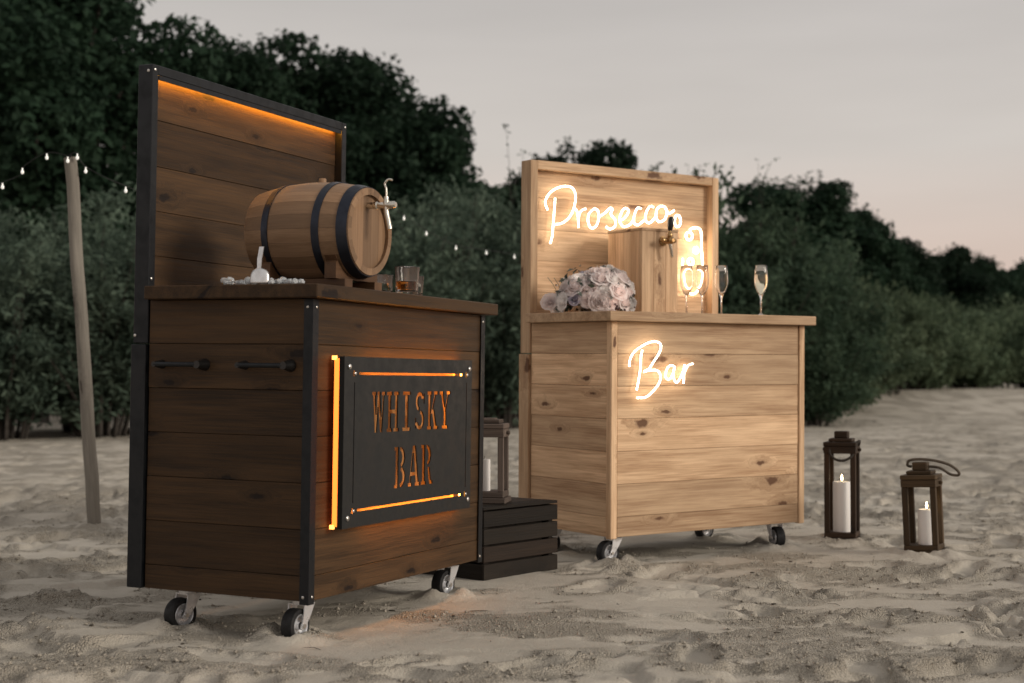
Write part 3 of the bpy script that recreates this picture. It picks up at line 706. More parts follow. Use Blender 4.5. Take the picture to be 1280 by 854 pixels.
    # light bars down both sides behind the plate
    for x in (a0+.010, a1-.010):
        bm = bmesh.new(); box_bm(bm, x-.003, x+.003, -.030, -.013, z0+.006, z1-.006); link('light_strip', mesh_of(bm, 'light_strip', 'led_amber_dim' if x < .5 else 'led_amber'), po)
        if x < .5:
            for z in (z0-.002, z1-.010):
                bm = bmesh.new(); box_bm(bm, x-.006, x+.0035, -.018, -.006, z, z+.012); link('light_end', mesh_of(bm, 'light_end', 'led_hot'), po)
            bm = bmesh.new(); box_bm(bm, x+.014, x+.017, yb+t+.001, -.0005, z0+.002, z1-.002); link('baffle', mesh_of(bm, 'baffle', 'plate_black'), po)  # unseen wall added to keep the left strip's light off the letters
    bm = bmesh.new(); box_bm(bm, a0+.04, a1-.04, -.006, -.0035, z0+.03, z1-.03); link('backing_reflector', mesh_of(bm, 'backing_reflector', 'copper_sheet'), po)  # reflecting sheet added behind the plate to brighten the cut letters
    for x, dp_ in ((a0, .014), (a1-.003, .034)):  # right return made deeper to hold back the strip's spill on the sand
        bm = bmesh.new(); box_bm(bm, x, x+.003, yb+t+.0003, yb+t+dp_, z0, z1); link('edge_return', mesh_of(bm, 'edge_return', 'plate_black'), po)
    for z in (z0+.024, z1-.024):  # extra hidden strips added so the cut lines glow
        bm = bmesh.new(); box_bm(bm, .30, a1-.03, yb+t+.002, yb+t+.012, z-.004, z+.004); link('light_strip', mesh_of(bm, 'light_strip', 'led_amber'), po)
sign()

# neon lettering: traced strokes bent from tube, standing off the boards
NEON_TOP = [[(0.112,1.368),(0.123,1.399),(0.127,1.449),(0.134,1.511),(0.138,1.573)],
[(0.096,1.518),(0.084,1.554),(0.107,1.593),(0.153,1.621),(0.207,1.632),(0.242,1.621),(0.254,1.584),(0.243,1.53),(0.215,1.488),(0.177,1.463),(0.134,1.454)],
[(0.251,1.534),(0.266,1.513),(0.272,1.448)],[(0.271,1.488),(0.278,1.514),(0.294,1.53),(0.314,1.536)],
[(0.365,1.541),(0.334,1.517),(0.326,1.479),(0.346,1.45),(0.374,1.462),(0.39,1.501),(0.382,1.532),(0.364,1.541)],
[(0.39,1.504),(0.422,1.522),(0.454,1.548),(0.469,1.543),(0.459,1.521),(0.487,1.494),(0.483,1.465),(0.455,1.451),(0.432,1.461)],
[(0.508,1.489),(0.545,1.51),(0.565,1.54),(0.548,1.554),(0.524,1.535),(0.513,1.496),(0.532,1.468),(0.57,1.476),(0.599,1.504)],
[(0.64,1.558),(0.619,1.558),(0.599,1.52),(0.599,1.488),(0.624,1.48),(0.661,1.504)],
[(0.716,1.569),(0.695,1.571),(0.671,1.537),(0.672,1.502),(0.695,1.493),(0.729,1.521)],
[(0.771,1.579),(0.742,1.564),(0.733,1.528),(0.75,1.502),(0.785,1.514),(0.802,1.548),(0.789,1.573),(0.77,1.578)],[(0.793,1.564),(0.815,1.546),(0.845,1.561)]]
BUB = [(.868, 1.512, .019, .028), (.942, 1.444, .021, .019), (.986, 1.378, .014, .014), (.953, 1.321, .017, .016)]
GLASSN = [(0.947,1.475),(0.97,1.484),(1.004,1.484),(1.021,1.463),(1.022,1.393),(1.029,1.33),(1.032,1.279),(1.022,1.222),(0.993,1.177),(0.959,1.166),(0.928,1.187),(0.908,1.237),(0.9,1.287),(0.904,1.334)]
NEON_BAR = [[(0.112,0.725),(0.122,0.76),(0.132,0.815),(0.136,0.865),(0.142,0.89)],
[(0.072,0.822),(0.078,0.853),(0.096,0.88),(0.131,0.902),(0.172,0.92),(0.207,0.926),(0.236,0.921),(0.245,0.903),(0.233,0.877),(0.208,0.846),(0.18,0.815),(0.152,0.801)],
[(0.152,0.799),(0.182,0.806),(0.224,0.805),(0.242,0.783),(0.234,0.752),(0.203,0.72),(0.163,0.695),(0.115,0.692)],
[(0.317,0.824),(0.291,0.824),(0.273,0.803),(0.273,0.775),(0.291,0.769),(0.312,0.791),(0.32,0.822)],
[(0.32,0.822),(0.313,0.783),(0.328,0.755),(0.346,0.765),(0.364,0.794),(0.378,0.83)],[(0.378,0.83),(0.375,0.798),(0.37,0.751)],[(0.376,0.798),(0.396,0.826),(0.423,0.834)]]
yt = pyin - .030
nw = None
def neon(name, strokes, y, r, mat, parent, label=None):
    o = None
    for s in strokes:
        pts = catmull([(x, y + .0012*(k % 2), z) for k, (x, z) in enumerate(s)], 6)
        t = tube(name, pts, r, mat, parent, 8)
        if label: t['label'] = label
    return o
neon('neon_letter_stroke', NEON_TOP, yt, .0034, 'neon', pr, 'glowing tube stroke of the script word Prosecco')
for (cx, cz, rx, rz) in BUB:
    b = tube('neon_bubble', [(cx+rx*math.cos(t*math.pi/8), yt, cz+rz*math.sin(t*math.pi/8)) for t in range(16)], .0040, 'neon', pr, 8, True)
neon('neon_glass_outline', [GLASSN], yt, .0040, 'neon', pr)
neon('neon_letter_stroke', NEON_BAR, -.027, .0033, 'neon_bar', pr, 'glowing tube stroke of the script word Bar')

# ------------------------------------------------------------------ on the whisky counter
CT = 1.0502
def on(M, a, b, z=CT, yaw=0.): return M @ Matrix.Translation((a, b, z)) @ Matrix.Rotation(yaw, 4, 'Z')
def barrel():
    root = empty('wooden_barrel', mat=on(MW, .275, -.03, 1.228)); tag(root, 'small oak whisky barrel with dark hoops lying on a wooden cradle', 'barrel')
    L = .372; n = 22
    def rad(t): return .134 + .024*(1-(2*t-1)**2)
    bm = bmesh.new(); da = math.pi/n - .002; K = 12
    ins, outs = [], []
    for k in range(K+1):
        t = k/K; ro = rad(t); ri = ro-.021
        outs.append([bm.verts.new((t*L, ro*math.sin(s), ro*math.cos(s))) for s in (-da, -da*.33, da*.33, da)])
        ins.append([bm.verts.new((t*L, ri*math.sin(s), ri*math.cos(s))) for s in (-da, -da*.33, da*.33, da)])
    for k in range(K):
        for j in range(3):
            bm.faces.new((outs[k][j], outs[k][j+1], outs[k+1][j+1], outs[k+1][j])); bm.faces.new((ins[k][j], ins[k+1][j], ins[k+1][j+1], ins[k][j+1]))
        for j in (0, 3): bm.faces.new((outs[k][j], outs[k+1][j], ins[k+1][j], ins[k][j]))
    for k in (0, K):
        for j in range(3): bm.faces.new((outs[k][j], ins[k][j], ins[k][j+1], outs[k][j+1]))
    me = mesh_of(bm, 'stave', 'oak_barrel', autosmooth=40)
    for i in range(n): link('stave', me, root, (0, 0, 0), Euler((2*math.pi*i/n, 0, 0)).to_matrix().to_4x4().to_euler()).rotation_euler = (2*math.pi*i/n, 0, 0)
    Rm = Matrix.Rotation(R(90), 4, 'Y')
    def ringband(name, t0, t1, th, mat):
        prof = [(rad(t0)+.0003, t0*L), (rad(t0)+th, t0*L), (rad((t0+t1)/2)+th, (t0+t1)/2*L), (rad(t1)+th, t1*L), (rad(t1)+.0003, t1*L)]
        bm = bmesh.new(); lathe_bm(bm, prof, 56, Rm); return link(name, mesh_of(bm, name, mat, autosmooth=35), root)
    for t0, t1 in ((.012, .10), (.25, .315), (.74, .805)): ringband('hoop', t0, t1, .0028, 'hoop_steel')
    # heads
    for xx, s in ((.030, 1), (L-.030, -1)):
        y = -.115
        for k in range(5):
            wd = .046; y0 = -.1160+k*.0464; y1 = y0+.0458
            pts = []
            for yy in np.linspace(y0, y1, 5): pts.append((yy, math.sqrt(max(0, .1165**2-yy*yy))))
            poly = [(yy, zz) for yy, zz in pts] + [(yy, -zz) for yy, zz in pts[::-1]]
            bm = bmesh.new(); A = [bm.verts.new((zz, yy, 0)) for yy, zz in poly]; B = [bm.verts.new((zz, yy, .012)) for yy, zz in poly]
            bm.faces.new(A); bm.faces.new(B[::-1])
            for q in range(len(poly)): bm.faces.new((A[q], A[(q+1) % len(poly)], B[(q+1) % len(poly)], B[q]))
            bmesh.ops.remove_doubles(bm, verts=bm.verts, dist=1e-5)
            link('head_board', mesh_of(bm, 'head_board', 'oak_barrel'), root, (xx-.006, 0, 0), (0, R(-90), 0))
    lathe('bung', [(.012, 0), (.012, .012), (.010, .015)], 'oak_barrel', root, (L*.47, 0, .156), seg=16)
    # tap in the head: axis runs out of the head (local -x)
    tp = lathe('tap', [(.017, 0), (.017, .006), (.011, .010), (.010, .035), (.012, .038), (.012, .046), (.009, .05), (.009, .088), (.0115, .09), (.0115, .106), (.008, .112)], 'tap_steel', root, (.024, 0, .080), (0, R(-90), 0), 20)
    bm = bmesh.new(); tube_bm(bm, catmull([(.078, 0, 0), (.079, 0, -.022), (.086, 0, -.05), (.092, 0, -.075)], 5), .0078, 10)
    s = link('spout', mesh_of(bm, 'spout', 'tap_steel', autosmooth=50), tp, (0, 0, 0), (0, 0, 0)); s.matrix_parent_inverse = tp.rotation_euler.to_matrix().to_4x4().inverted() @ Matrix.Diagonal((-1, 1, 1, 1))
    bm = bmesh.new(); lathe_bm(bm, [(.010, 0), (.010, .012), (.0075, .016), (.007, .026)], 14, None, True, True)
    for v in bm.verts: v.co.x += .078
    tube_bm(bm, catmull([(.078, 0, .024), (.077, 0, .05), (.072, 0, .066), (.084, .0, .078), (.098, 0, .076)], 6), [.0035]*25, 8)
    s = link('lever', mesh_of(bm, 'lever', 'tap_steel', autosmooth=50), tp); s.matrix_parent_inverse = tp.rotation_euler.to_matrix().to_4x4().inverted() @ Matrix.Diagonal((-1, 1, 1, 1))
    # the barrel's own X runs along the cart's depth
    root.matrix_world = root.matrix_world @ Matrix.Rotation(R(90), 4, 'Z')
    return root
barrel()
def cradle():
    root = empty('barrel_cradle', mat=on(MW, .275, .0)); tag(root, 'dark wooden cradle with two curved saddles under the oak barrel', 'cradle')
    zc = 1.228 - CT
    for b in (.035, .27):
        r = .134 + .024*(1-(2*((b+.03)/.372)-1)**2) + .0035
        prof = [(-.125, .028), (-.125, .075), (-.105, .092)]
        for k in range(13):
            a = R(-148 + k*(116/12)); prof.append((r*math.cos(a), zc+r*math.sin(a)))
        prof += [(.105, .092), (.125, .075), (.125, .028)]
        prof = [q for q in prof if q[1] > .005]
        bm = bmesh.new(); A = [bm.verts.new((x, -.02, z)) for x, z in prof]; B = [bm.verts.new((x, .02, z)) for x, z in prof]
        bm.faces.new(A[::-1]); bm.faces.new(B)
        for q in range(len(prof)): bm.faces.new((A[q], A[(q+1) % len(prof)], B[(q+1) % len(prof)], B[q]))
        link('saddle', mesh_of(bm, 'saddle', 'oak_cradle'), root, (0, b, 0))
    for a in (-.09, .09): plank('rail', root, (a, .18, .0140), .38, .045, .027, 'oak_cradle', 'y')
cradle()
def tumbler(a, b, drink, label, h=.095):
    root = empty('whisky_tumbler', mat=on(MW, a, b, yaw=random.uniform(0, 2))); tag(root, label, 'tumbler', None)
    r0, r1 = .036, .0415
    bm = bmesh.new(); seg = 48
    prof = [(.0005, .0), (r0-.003, .0), (r0, .003), (r0+.001, .012), (r1, h-.002), (r1-.0012, h), (r1-.0024, h-.002), (r0-.003, .018), (r0-.008, .0135), (.0005, .0125)]
    rings = lathe_bm(bm, prof, seg)
    for ri in (3,):   # cut facets round the lower half
        for i, v in enumerate(rings[ri]): v.co.x *= 1 + (.018 if i % 4 < 2 else -.012); v.co.y *= 1 + (.018 if i % 4 < 2 else -.012)
    link('glass', mesh_of(bm, 'glass', 'glass', autosmooth=30), root)
    if drink:
        lathe('drink', [(.0005, .0136), (r0-.0085, .0143), (r0-.0034, .0185), (r0-.0015, .046), (.0005, .0462)], 'whisky', root, seg=40, cap0=False, cap1=False)
tumbler(.615, .025, True, 'whisky glass holding amber whisky, the tallest in front on the dark counter')
tumbler(.62, .125, False, 'empty whisky glass just right of the barrel head, left of the filled one', .07)
tumbler(.76, .085, False, 'empty whisky glass half hidden at the right behind the filled one', .075)
def ice():
    mes = []
    for k in range(3):
        bm = bmesh.new(); bmesh.ops.create_cube(bm, size=1); bmesh.ops.bevel(bm, geom=bm.edges[:], offset=.2, segments=2, affect='EDGES')
        for v in bm.verts: v.co += Vector((random.uniform(-.05, .05),)*3); v.co *= .018
        mes.append(mesh_of(bm, 'ice_cube', 'ice', smooth=True))
    for k in range(44):
        b = .045 + .275*(k/43) + random.uniform(-.008, .008); a = random.choice((-.012, .012, .036)) + random.uniform(-.006, .006)
        if .14 < b < .21 and a < .02: a = .05
        M = on(MW, a, b, CT + .008 + (0.008 if random.random() < .25 else 0), random.uniform(0, 3)) @ Euler((random.uniform(-.4, .4), random.uniform(-.4, .4), 0)).to_matrix().to_4x4()
        o = link('ice_cube', mes[k % 3]); o.matrix_world = M; o.scale = (1, random.uniform(.8, 1.25), random.uniform(.75, 1.0))
        tag(o, 'frosty ice cube in the row along the dark counter end', 'ice cube', 'ice cubes on the whisky counter')
ice()
def scoop():
    root = empty('ice_scoop', mat=on(MW, -.012, .176, CT)); tag(root, 'metal ice scoop standing upright among ice cubes', 'ice scoop')
    # bowl: half shell leaning back, open side away; faces the cart's end (local -x)
    bm = bmesh.new(); th = .0015
    U, V = 12, 8; g = []
    for i in range(U+1):
        row = []; u = -math.pi/2 + math.pi*i/U
        for j in range(V+1):
            t = j/V; wv = .034*math.sqrt(max(0, 1-(t*.98)**4)); 
            row.append(bm.verts.new((-.020*math.cos(u)*(1-.25*t) , wv*math.sin(u), .002 + .046*t)))
        g.append(row)
    for i in range(U):
        for j in range(V): bm.faces.new((g[i][j], g[i+1][j], g[i+1][j+1], g[i][j+1]))
    me = mesh_of(bm, 'bowl', 'aluminium', smooth=True); o = link('bowl', me, root); md = o.modifiers.new('s', 'SOLIDIFY'); md.thickness = th
    pts = [(-.006, 0, .044), (-.004, 0, .075), (0, -.004, .112)]
    bm = bmesh.new(); wv = .0075
    A = [bm.verts.new((x-.0015, y+s*wv*(1 if k else .8), z)) for k, (x, y, z) in enumerate(pts) for s in (-1, 1)]; B = [bm.verts.new((v.co.x+.003, v.co.y, v.co.z)) for v in A]
    for k in (0, 2): bm.faces.new((A[k], A[k+1], A[k+3], A[k+2])); bm.faces.new((B[k], B[k+2], B[k+3], B[k+1])); bm.faces.new((A[k], A[k+2], B[k+2], B[k])); bm.faces.new((A[k+1], B[k+1], B[k+3], A[k+3]))
    bm.faces.new((A[4], A[5], B[5], B[4])); bm.faces.new((A[0], B[0], B[1], A[1]))
    link('handle', mesh_of(bm, 'handle', 'aluminium'), root)
scoop()

# ------------------------------------------------------------------ on the prosecco counter
def tap_box():
    root = empty('drink_dispenser', mat=on(MP, .395, .28)); tag(root, 'tall pine dispenser box with a brass beer tap on its front', 'dispenser')
    w_, d_, h_ = .212, .24, .372
    for k in range(3):
        x0 = k*w_/3; plank('front_board', root, (x0+w_/6, .009, h_/2), h_, .018, w_/3-.0012, 'pine_oiled', 'z', .0015)
    for k in range(2):
        y0 = .0185 + k*(d_-.0185)/2; hh = (d_-.0185)/2-.0012
        for x in (.0095, w_-.0095):
            o = plank('side_board', root, (x, y0+hh/2, h_/2), h_, .018, hh, 'pine_oiled', 'z', .0015); o.rotation_euler = (R(90), R(-90), 0); o.rotation_euler = (Matrix.Rotation(R(90), 3, 'Z') @ Euler(AX['z']).to_matrix()).to_euler()
    plank('lid', root, (w_/2, d_/2, h_+.0065), w_+.004, d_+.004, .012, 'pine_oiled', 'x', .0015)
    bm = bmesh.new(); box_bm(bm, .02, w_-.02, .02, d_-.004, .002, h_-.002); link('dark_core', mesh_of(bm, 'dark_core', 'dark_core'), root)  # same dark light-blocking fill, inside the dispenser
    t = lathe('tap', [(.022, 0), (.022, .006), (.012, .010), (.011, .03), (.016, .034), (.016, .062), (.011, .066), (.008, .072)], 'brass', root, (.122, 0, h_-.042), (R(90), 0, 0), 20)
    M = t.rotation_euler.to_matrix().to_4x4().inverted()
    for name, prof, mat, off, tilt in (('collar', [(.009, 0), (.012, .004), (.012, .016), (.008, .022), (.006, .034)], 'brass', (0, -.048, .012), 0), ('lever', [(.0065, 0), (.011, .008), (.014, .03), (.0155, .048), (.012, .062), (.004, .066)], 'tap_black', (0, -.048, .042), R(8)), ('spout', [(.0085, 0), (.0075, -.02), (.006, -.062), (.0045, -.064)], 'tap_steel', (.002, -.048, -.012), R(-10))):
        bm = bmesh.new(); lathe_bm(bm, prof, 18, Matrix.Rotation(tilt, 4, 'Y'), True, True)
        o = link(name, mesh_of(bm, name, mat, autosmooth=40), t, off); o.matrix_parent_inverse = M
    # cross bar of the tap
    bm = bmesh.new(); lathe_bm(bm, [(.006, -.04), (.011, -.038), (.012, -.028), (.009, -.022), (.009, .022), (.012, .026), (.010, .034)], 16, Matrix.Rotation(R(90), 4, 'Y'), True, True)
    o = link('tap_body', mesh_of(bm, 'tap_body', 'brass', autosmooth=40), t, (-.004, -.048, 0)); o.matrix_parent_inverse = M
tap_box()
_fl = {}
def flute(a, b, drink, label, group=None):
    root = empty('champagne_flute', mat=on(MP, a, b)); tag(root, label, 'flute', group)
    if 'g' not in _fl:
        bm = bmesh.new()
        lathe_bm(bm, [(.0005, 0), (.031, 0), (.032, .0015), (.012, .004), (.0042, .010), (.0036, .05), (.0038, .078), (.007, .088), (.018, .108), (.0285, .135), (.0305, .155), (.0285, .19), (.0252, .226), (.0247, .2268), (.0242, .226), (.0275, .19), (.0295, .155), (.0275, .135), (.017, .110), (.006, .094), (.0005, .091)], 40)
        _fl['g'] = mesh_of(bm, 'glass', 'glass', autosmooth=60)
        bm = bmesh.new(); lathe_bm(bm, [(.0005, .0915), (.0058, .0945), (.0168, .1105), (.0273, .1352), (.0293, .155), (.0278, .184), (.0005, .1842)], 40); _fl['d'] = mesh_of(bm, 'drink', 'prosecco', autosmooth=60)
    link('glass', _fl['g'], root)
    if drink: link('drink', _fl['d'], root)
flute(.905, .055, True, 'filled prosecco flute standing alone near the right end of the counter')
for a, b, l in ((.665, .285, 'empty flute nearest the dispenser box, leftmost of the cluster'), (.705, .225, 'empty flute in the middle of the cluster in front of the glowing tubes')):
    flute(a, b, False, l, 'empty flutes beside the dispenser')
flute(.785, .185, False, 'empty flute at the right of the cluster, against the panel edge', 'empty flutes beside the dispenser')

def rose_mesh(seed, mat, open_=1.0, layers=6):
    """cupped petals in a spiral, outer ones curling open; about 0.07 m across"""
    rng = random.Random(seed); bm = bmesh.new(); NU, NV = 6, 6
    for Ly in range(layers):
        f = (Ly+1)/layers; n = (2, 3, 3, 4, 5, 6, 7)[Ly]; Rm = .034*open_*f**.95; H = .036 - .012*f*f*open_
        for k in range(n):
            a = 2*math.pi*(k + rng.uniform(-.12, .12))/n + Ly*.9; wd = 2*math.pi/n*1.25; lean = rng.uniform(.92, 1.08); g = []
            for i in range(NU+1):
                u = (i/NU-.5)*2; row = []
                for j in range(NV+1):
                    t = j/NV; rr = Rm*lean*(math.sin(min(1, t*1.05)*1.75)**.65 if t > 0 else .12)*(.78+.22*f) + .0012*rng.uniform(-1, 1)*t
                    curl = max(0, t-.72)/.28*f; rr += .009*curl*curl*open_*f
                    z = H*(t**.85)*(1-.10*u*u) - .006*curl*curl + .0022*math.sin(u*4+k)*t
                    wid = wd*.5*(1-.22*max(0, t-.6)/.4*abs(u))
                    row.append(bm.verts.new((rr*math.cos(a+u*wid), rr*math.sin(a+u*wid), z)))
                g.append(row)
            for i in range(NU):
                for j in range(NV): bm.faces.new((g[i][j], g[i+1][j], g[i+1][j+1], g[i][j+1]))
    me = bpy.data.meshes.new('rose'); bm.to_mesh(me); bm.free(); me.materials.append(MAT[mat]); me.shade_smooth(); return me
def bouquet():
    root = empty('flower_bouquet', mat=on(MP, .165, .335)); tag(root, 'bouquet of blush, white and lilac roses lying on the pine counter', 'bouquet')
    rng = random.Random(9)
    kinds = [rose_mesh(1, 'petal_blush'), rose_mesh(2, 'petal_white', 1.15), rose_mesh(3, 'petal_white', .9), rose_mesh(4, 'petal_blush', 1.1, 7), rose_mesh(5, 'petal_lilac', .9, 5), rose_mesh(6, 'petal_mauve', .85, 6)]
    # ellipsoid dome, long axis across the counter
    ax = Vector((math.cos(R(-38)), math.sin(R(-38)), 0)); ay = Vector((-ax.y, ax.x, 0))
    pts = []; tries = 0
    while len(pts) < 52 and tries < 9000:
        tries += 1
        th = rng.uniform(0, 2*math.pi); ph = math.acos(rng.uniform(.02, 1)); 
        d = Vector((math.sin(ph)*math.cos(th), math.sin(ph)*math.sin(th), math.cos(ph)))
        p = ax*(d.x*.178 + .02*d.z) + ay*(d.y*.13) + Vector((0, 0, .03 + d.z*(.165 + .02*d.x)))
        if all((p-q).length > .046 for q, _ in pts): pts.append((p, (ax*d.x+ay*d.y+Vector((0, 0, d.z*1.0))).normalized()))
    for i, (p, n) in enumerate(pts):
        k = rng.choices(range(6), (30, 26, 14, 22, 6, 3))[0]
        o = link('rose', kinds[k], root, p - n*.022); q = n.to_track_quat('Z', 'Y'); o.rotation_euler = (q @ Euler((0, 0, rng.uniform(0, 6))).to_quaternion()).to_euler()
        s = rng.uniform(.78, 1.2) * (.8 if k >= 4 else 1); o.scale = (s, s, s)
    # two loose blooms spilling at the left
    for (dx, dy, z, k, s) in ((-.185, .10, .045, 0, .95), (-.15, .07, .018, 2, .95)):
        p = ax*dx + ay*(-.02) + Vector((0, 0, z)); o = link('rose', kinds[k], root, p); o.rotation_euler = Vector((-.75, -.6, .35)).to_track_quat('Z', 'Y').to_euler(); o.scale = (s,)*3
    # foliage, sprigs and dark berries between
    r2 = np.random.default_rng(3)
    for mat, n, ln, nm in (('leaf_sage', 130, .034, 'sage_leaves'), ('leaf_dark', 170, .034, 'dark_leaves'), ('petal_white', 150, .009, 'tiny_blossom')):
        th = r2.uniform(0, 6.28, n); cz = r2.uniform(-.15, .95, n); sr = np.sqrt(np.maximum(0, 1-cz**2))
        d = np.stack([sr*np.cos(th), sr*np.sin(th), cz], 1); rad = r2.uniform(.7, 1.08, n)[:, None]
        axn, ayn = np.array(ax), np.array(ay)
        C = (d[:, :1]*axn*.17 + d[:, 1:2]*ayn*.125 + np.array([0, 0, 1])*(.03 + d[:, 2:]*.165))*rad; C[:, 2] = np.abs(C[:, 2]) + .012
        N = unit(d + r2.normal(size=(n, 3))*.6); T = unit(np.cross(N, r2.normal(size=(n, 3)))); l = ln*r2.uniform(.6, 1.3, n)
        V = leaf_quads(r2, C, N, T, l, l*(.45 if mat != 'petal_white' else .9)); me = quads_mesh(nm, V, mat, np.ones(n)); o = link(nm, me, root); o['kind'] = 'stuff'
    bm = bmesh.new()
    for k in range(26):
        p = Vector((rng.uniform(.02, .18)*ax.x, rng.uniform(.02, .18)*ax.y, 0)) + ay*rng.uniform(-.12, -.05) + Vector((0, 0, rng.uniform(.01, .045)))
        bmesh.ops.create_icosphere(bm, subdivisions=1, radius=rng.uniform(.004, .007), matrix=Matrix.Translation(p))
    link('berries', mesh_of(bm, 'berries', 'berry', smooth=True), root)['kind'] = 'stuff'
    for k in range(4):
        p = ax*(-.10-.02*k) + ay*rng.uniform(-.05, .05) + Vector((0, 0, .10)); e = p + Vector((-.02+.01*k, 0, .055)) - ax*.03*k*.5
        tube('sprig', [tuple(p), tuple((p+e)/2 + Vector((.004, 0, 0))), tuple(e)], .0012, 'leaf_sage', root, 5)
bouquet()

# ------------------------------------------------------------------ crate and lanterns
def crate():
    yaw = math.atan2(5.99-5.6415, .1844+.1066)
    root = empty('wooden_crate', (-.1066, 5.6415, .001), (0, 0, yaw)); tag(root, 'low black slatted wooden crate between the two bar carts', 'crate')
    w_, d_, h_ = .455, .34, .268
    for k in range(4):
        z0 = k*h_/4 + .002; hh = h_/4-.008; m = 'crate_brown' if k == 1 else 'crate_black'; jx = random.uniform(-.003, .003)
        plank('slat', root, (w_/2, .007, z0+hh/2), w_, .013, hh, m); plank('slat', root, (w_/2, d_-.007, z0+hh/2), w_, .013, hh, m)
        plank('slat', root, (.007+jx*.3, d_/2, z0+hh/2), d_-.029, .013, hh, 'crate_black', 'y'); plank('slat', root, (w_-.007+jx*.3, d_/2, z0+hh/2), d_-.029, .013, hh, 'crate_black', 'y')
    for x in (.028, w_-.028):
        for y in (.028, d_-.028): plank('corner_batten', root, (x, y, h_/2-.002), h_-.006, .026, .026, 'crate_black', 'z')
    for k in range(4):
        wd = d_/4-.004; o = plank('top_board', root, (w_/2, d_*(k+.5)/4, h_+.0055), w_+.004, wd, .011, 'crate_brown' if k in (1, 2) else 'crate_black')
    bm = bmesh.new(); box_bm(bm, .045, w_-.045, .045, d_-.045, .01, h_-.01); link('dark_inside', mesh_of(bm, 'dark_inside', 'dark_core'), root)  # solid dark box standing in for the crate's shaded hollow
    return root
crate()
def lantern(loc, yaw, w_, h_, mat, ropemat, rope, label, tf=.80, tilt=0.):
    root = empty('candle_lantern', loc, (0, tilt, yaw)); tag(root, label, 'lantern')
    hw = w_/2; bt = .022; pw = w_*.165; top = h_*tf
    plank('base', root, (0, 0, bt/2), w_*1.10, w_*1.10, bt, mat, 'x', .003)
    plank('base_step', root, (0, 0, bt+.0125), w_*.98, w_*.98, .024, mat, 'x', .003)
    pz0 = bt+.0247
    for sx in (-1, 1):
        for sy in (-1, 1): plank('post', root, (sx*(hw-pw/2-.002), sy*(hw-pw/2-.002), (pz0+top)/2), top-pz0, pw, pw, mat, 'z', .002)
    zt = top
    for sx in (-1, 1):
        plank('top_rail', root, (0, sx*(hw-pw/2-.001), zt+.0165), w_*1.0, pw*1.1, .032, mat, 'x', .002)
        plank('top_rail', root, (sx*(hw-pw/2-.001), 0, zt+.0165), w_-2.25*pw, pw*1.1, .032, mat, 'y', .002)
    z = zt+.033
    plank('roof_slab', root, (0, 0, z+.0105), w_*1.02, w_*1.02, .020, mat, 'x', .003); z += .021
    plank('roof_step', root, (0, 0, z+.0085), w_*.72, w_*.72, .016, mat, 'x', .003); z += .017
    ch = h_-z
    plank('cap', root, (0, 0, z+ch/2), w_*.42, w_*.42, max(.015, ch), mat, 'x', .004)
    for s in (-1, 1): lathe('rope_peg', [(.006, 0), (.008, .004), (.008, .012), (.005, .015)], mat, root, (s*hw*1.0, 0, zt+.017), (0, R(90)*s, 0), 10)
    if rope: tube('rope_handle', catmull(rope, 7), .0062, ropemat, root, 7)
    return root, pz0
def candle(mat_or_loc, yaw, r, h, label, lit=True):
    root = empty('pillar_candle', mat_or_loc, (0, 0, yaw)); tag(root, label, 'candle')
    lathe('wax_body', [(r*.98, 0), (r, .003), (r, h-.006), (r*.95, h), (r*.80, h-.001), (r*.5, h-.008), (.001, h-.010)], 'wax', root, seg=36, cap1=False, auto=50)
    tube('wick', [(0, 0, h-.010), (.001, 0, h+.006), (.003, 0, h+.011)], .0012, 'wick', root, 6)
    if lit: lathe('flame', [(.0008, 0), (.0032, .005), (.0044, .011), (.0034, .018), (.0015, .025), (.0004, .030)], 'flame', root, (0.001, 0, h+.004), seg=14)
    return root
lx, ly = 1.562, 7.0; lz = gz(lx, ly) - .004
_, z = lantern((lx, ly, lz), R(-21), .150, .520, 'lantern_brown', 'rope_dark', [(.078, .01, .455), (.085, -.02, .475), (.075, -.05, .462), (.06, -.072, .41), (.02, -.085, .385), (-.02, -.085, .392), (-.045, -.078, .42), (-.04, -.062, .455), (-.02, -.04, .48)], 'tall dark brown wooden candle lantern on the sand, right of the prosecco bar')
candle((lx-.004, ly-.01, lz+z+.0003), .3, .041, .235, 'tall white pillar candle burning in the taller lantern on the sand')
sx, sy = 1.806, 6.48; sz = gz(sx, sy) - .004
_, z = lantern((sx, sy, sz), R(-27), .150, .405, 'lantern_olive', 'rope', [(-.04, .0, .385), (-.055, -.01, .392), (-.045, -.015, .412), (0, -.02, .418), (.06, -.02, .412), (.12, -.02, .395), (.155, -.02, .372), (.165, -.01, .352), (.15, .0, .345), (.12, .005, .352), (.08, .005, .378), (.03, .01, .385)], 'short brown wooden candle lantern at the far right with a loose rope handle', tf=.735, tilt=R(-2.2))
candle((sx+.006, sy-.012, sz+z+.0003), .9, .037, .152, 'short white pillar candle burning in the far right lantern')
ky = math.atan2(5.99-5.6415, .1844+.1066)
cx, cy = -.090, 5.885
_, z = lantern((cx, cy, .2805), R(-9), .138, .325, 'lantern_weathered', 'rope', None, 'weathered grey wooden lantern standing on the black crate between the bars')
candle((cx-.022, cy-.01, .2805+z+.0003), 0, .026, .125, 'slim unlit white candle inside the weathered lantern on the crate', False)

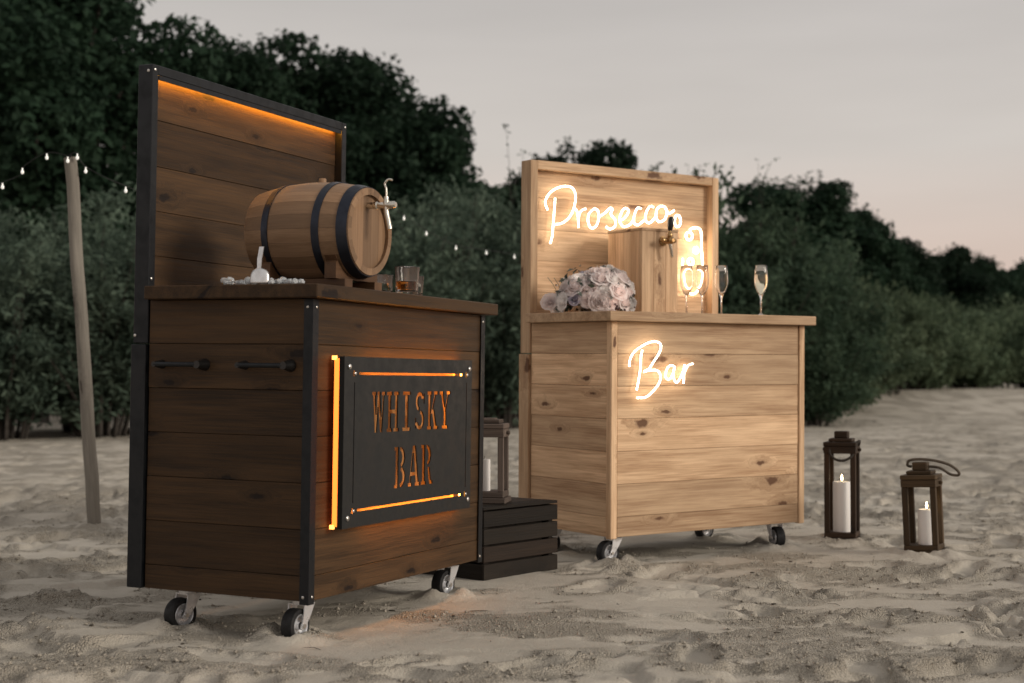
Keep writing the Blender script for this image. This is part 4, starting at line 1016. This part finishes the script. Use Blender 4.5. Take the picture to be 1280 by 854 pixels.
# ------------------------------------------------------------------ poles and string lights
def pole(base, top, r, label):
    b, t = Vector(base), Vector(top); d = t-b; L = d.length
    root = empty('wooden_pole', base); tag(root, label, 'pole')
    rng = random.Random(int(L*1000)); bm = bmesh.new()
    pts = [(L*k/14 - .25*(k == 0), rng.uniform(-.004, .004), rng.uniform(-.004, .004)) for k in range(15)]
    tube_bm(bm, pts, [r*(1.05-.008*k+rng.uniform(-.02, .02)) for k in range(15)], 14)
    o = link('shaft', mesh_of(bm, 'shaft', 'pole_grey', autosmooth=50), root); o.rotation_euler = d.to_track_quat('X', 'Z').to_euler()
    hk = tube('hook', [tuple(d - Vector((.02, 0, .03))), tuple(d + Vector((0, -r-.01, -.015))), tuple(d + Vector((.02, -r-.012, .005)))], .003, 'cable', root, 6)
    return t
p1 = pole((-2.147, 7.62, gz(-2.147, 7.62)-.02), (-2.2865, 7.62, 1.913), .034, 'grey leaning wooden pole in the sand left of the whisky bar')
p2 = pole((-1.16, 10.2, gz(-1.16, 10.2)-.02), (-1.20, 10.2, 2.17), .034, 'wooden pole hidden behind the whisky bar holding up the lights')
p3 = pole((1.45, 12.4, gz(1.45, 12.4)-.02), (1.45, 12.4, 2.0), .034, 'wooden pole hidden behind the prosecco bar holding up the lights')
bm = bmesh.new(); lathe_bm(bm, [(.006, .03), (.006, .012), (.009, .010), (.0135, 0), (.0145, -.008), (.012, -.018), (.006, -.024), (.001, -.025)], 14, None, True, False)
BULB = mesh_of(bm, 'bulb', 'bulb', smooth=True)
def string(pts, bulbs, label):
    root = empty('string_light', pts[0]); tag(root, label, 'string lights'); o = Vector(pts[0])
    c = catmull([Vector(p)-o for p in pts], 8); tube('cable', c, .0018, 'cable', root, 5)
    for b in bulbs:
        k = min(c, key=lambda q: (q + o - Vector(b)).length); link('bulb', BULB, root, (k.x, k.y, k.z-.022)).scale = (.58, .58, .58)
    return root
u = .034
string([(-3.6, 7.4, 1.45), (-2.63, 7.6, 1.749+u), (-2.528, 7.6, 1.827+u), (-2.396, 7.58, 1.898+u), (-2.2865, 7.575, 1.915)], [(-2.63, 7.6, 1.78), (-2.528, 7.6, 1.86), (-2.396, 7.58, 1.93), (-2.29, 7.575, 1.90), (-3.0, 7.5, 1.6)], 'string of small bulbs running left from the top of the leaning pole')
string([(-2.2865, 7.575, 1.915), (-2.239, 7.58, 1.898+u), (-2.201, 7.6, 1.831+u), (-2.02, 7.7, 1.742+u), (-1.7, 8.6, 1.70), (-1.40, 9.6, 1.95), (-1.2, 10.15, 2.15)], [(-2.239, 7.58, 1.932), (-2.201, 7.6, 1.865), (-2.02, 7.7, 1.776), (-1.85, 8.1, 1.7), (-1.6, 8.9, 1.75)], 'string of small bulbs dropping right from the leaning pole behind the whisky bar')
string([(-1.2, 10.15, 2.15), (-.95, 10.0, 1.99), (-.726, 9.9, 1.831+u), (-.594, 10.225, 1.759+u), (-.401, 10.55, 1.687+u), (-.189, 10.875, 1.679+u), (.018, 11.2, 1.676+u), (.5, 11.6, 1.70), (1.0, 12, 1.82), (1.45, 12.36, 1.99)], [(-.726, 9.9, 1.865), (-.594, 10.225, 1.793), (-.401, 10.55, 1.72), (-.189, 10.875, 1.713), (.018, 11.2, 1.71), (.35, 11.5, 1.7), (.75, 11.8, 1.76)], 'string of bright bulbs sagging between the two bar carts in front of the shrubs')
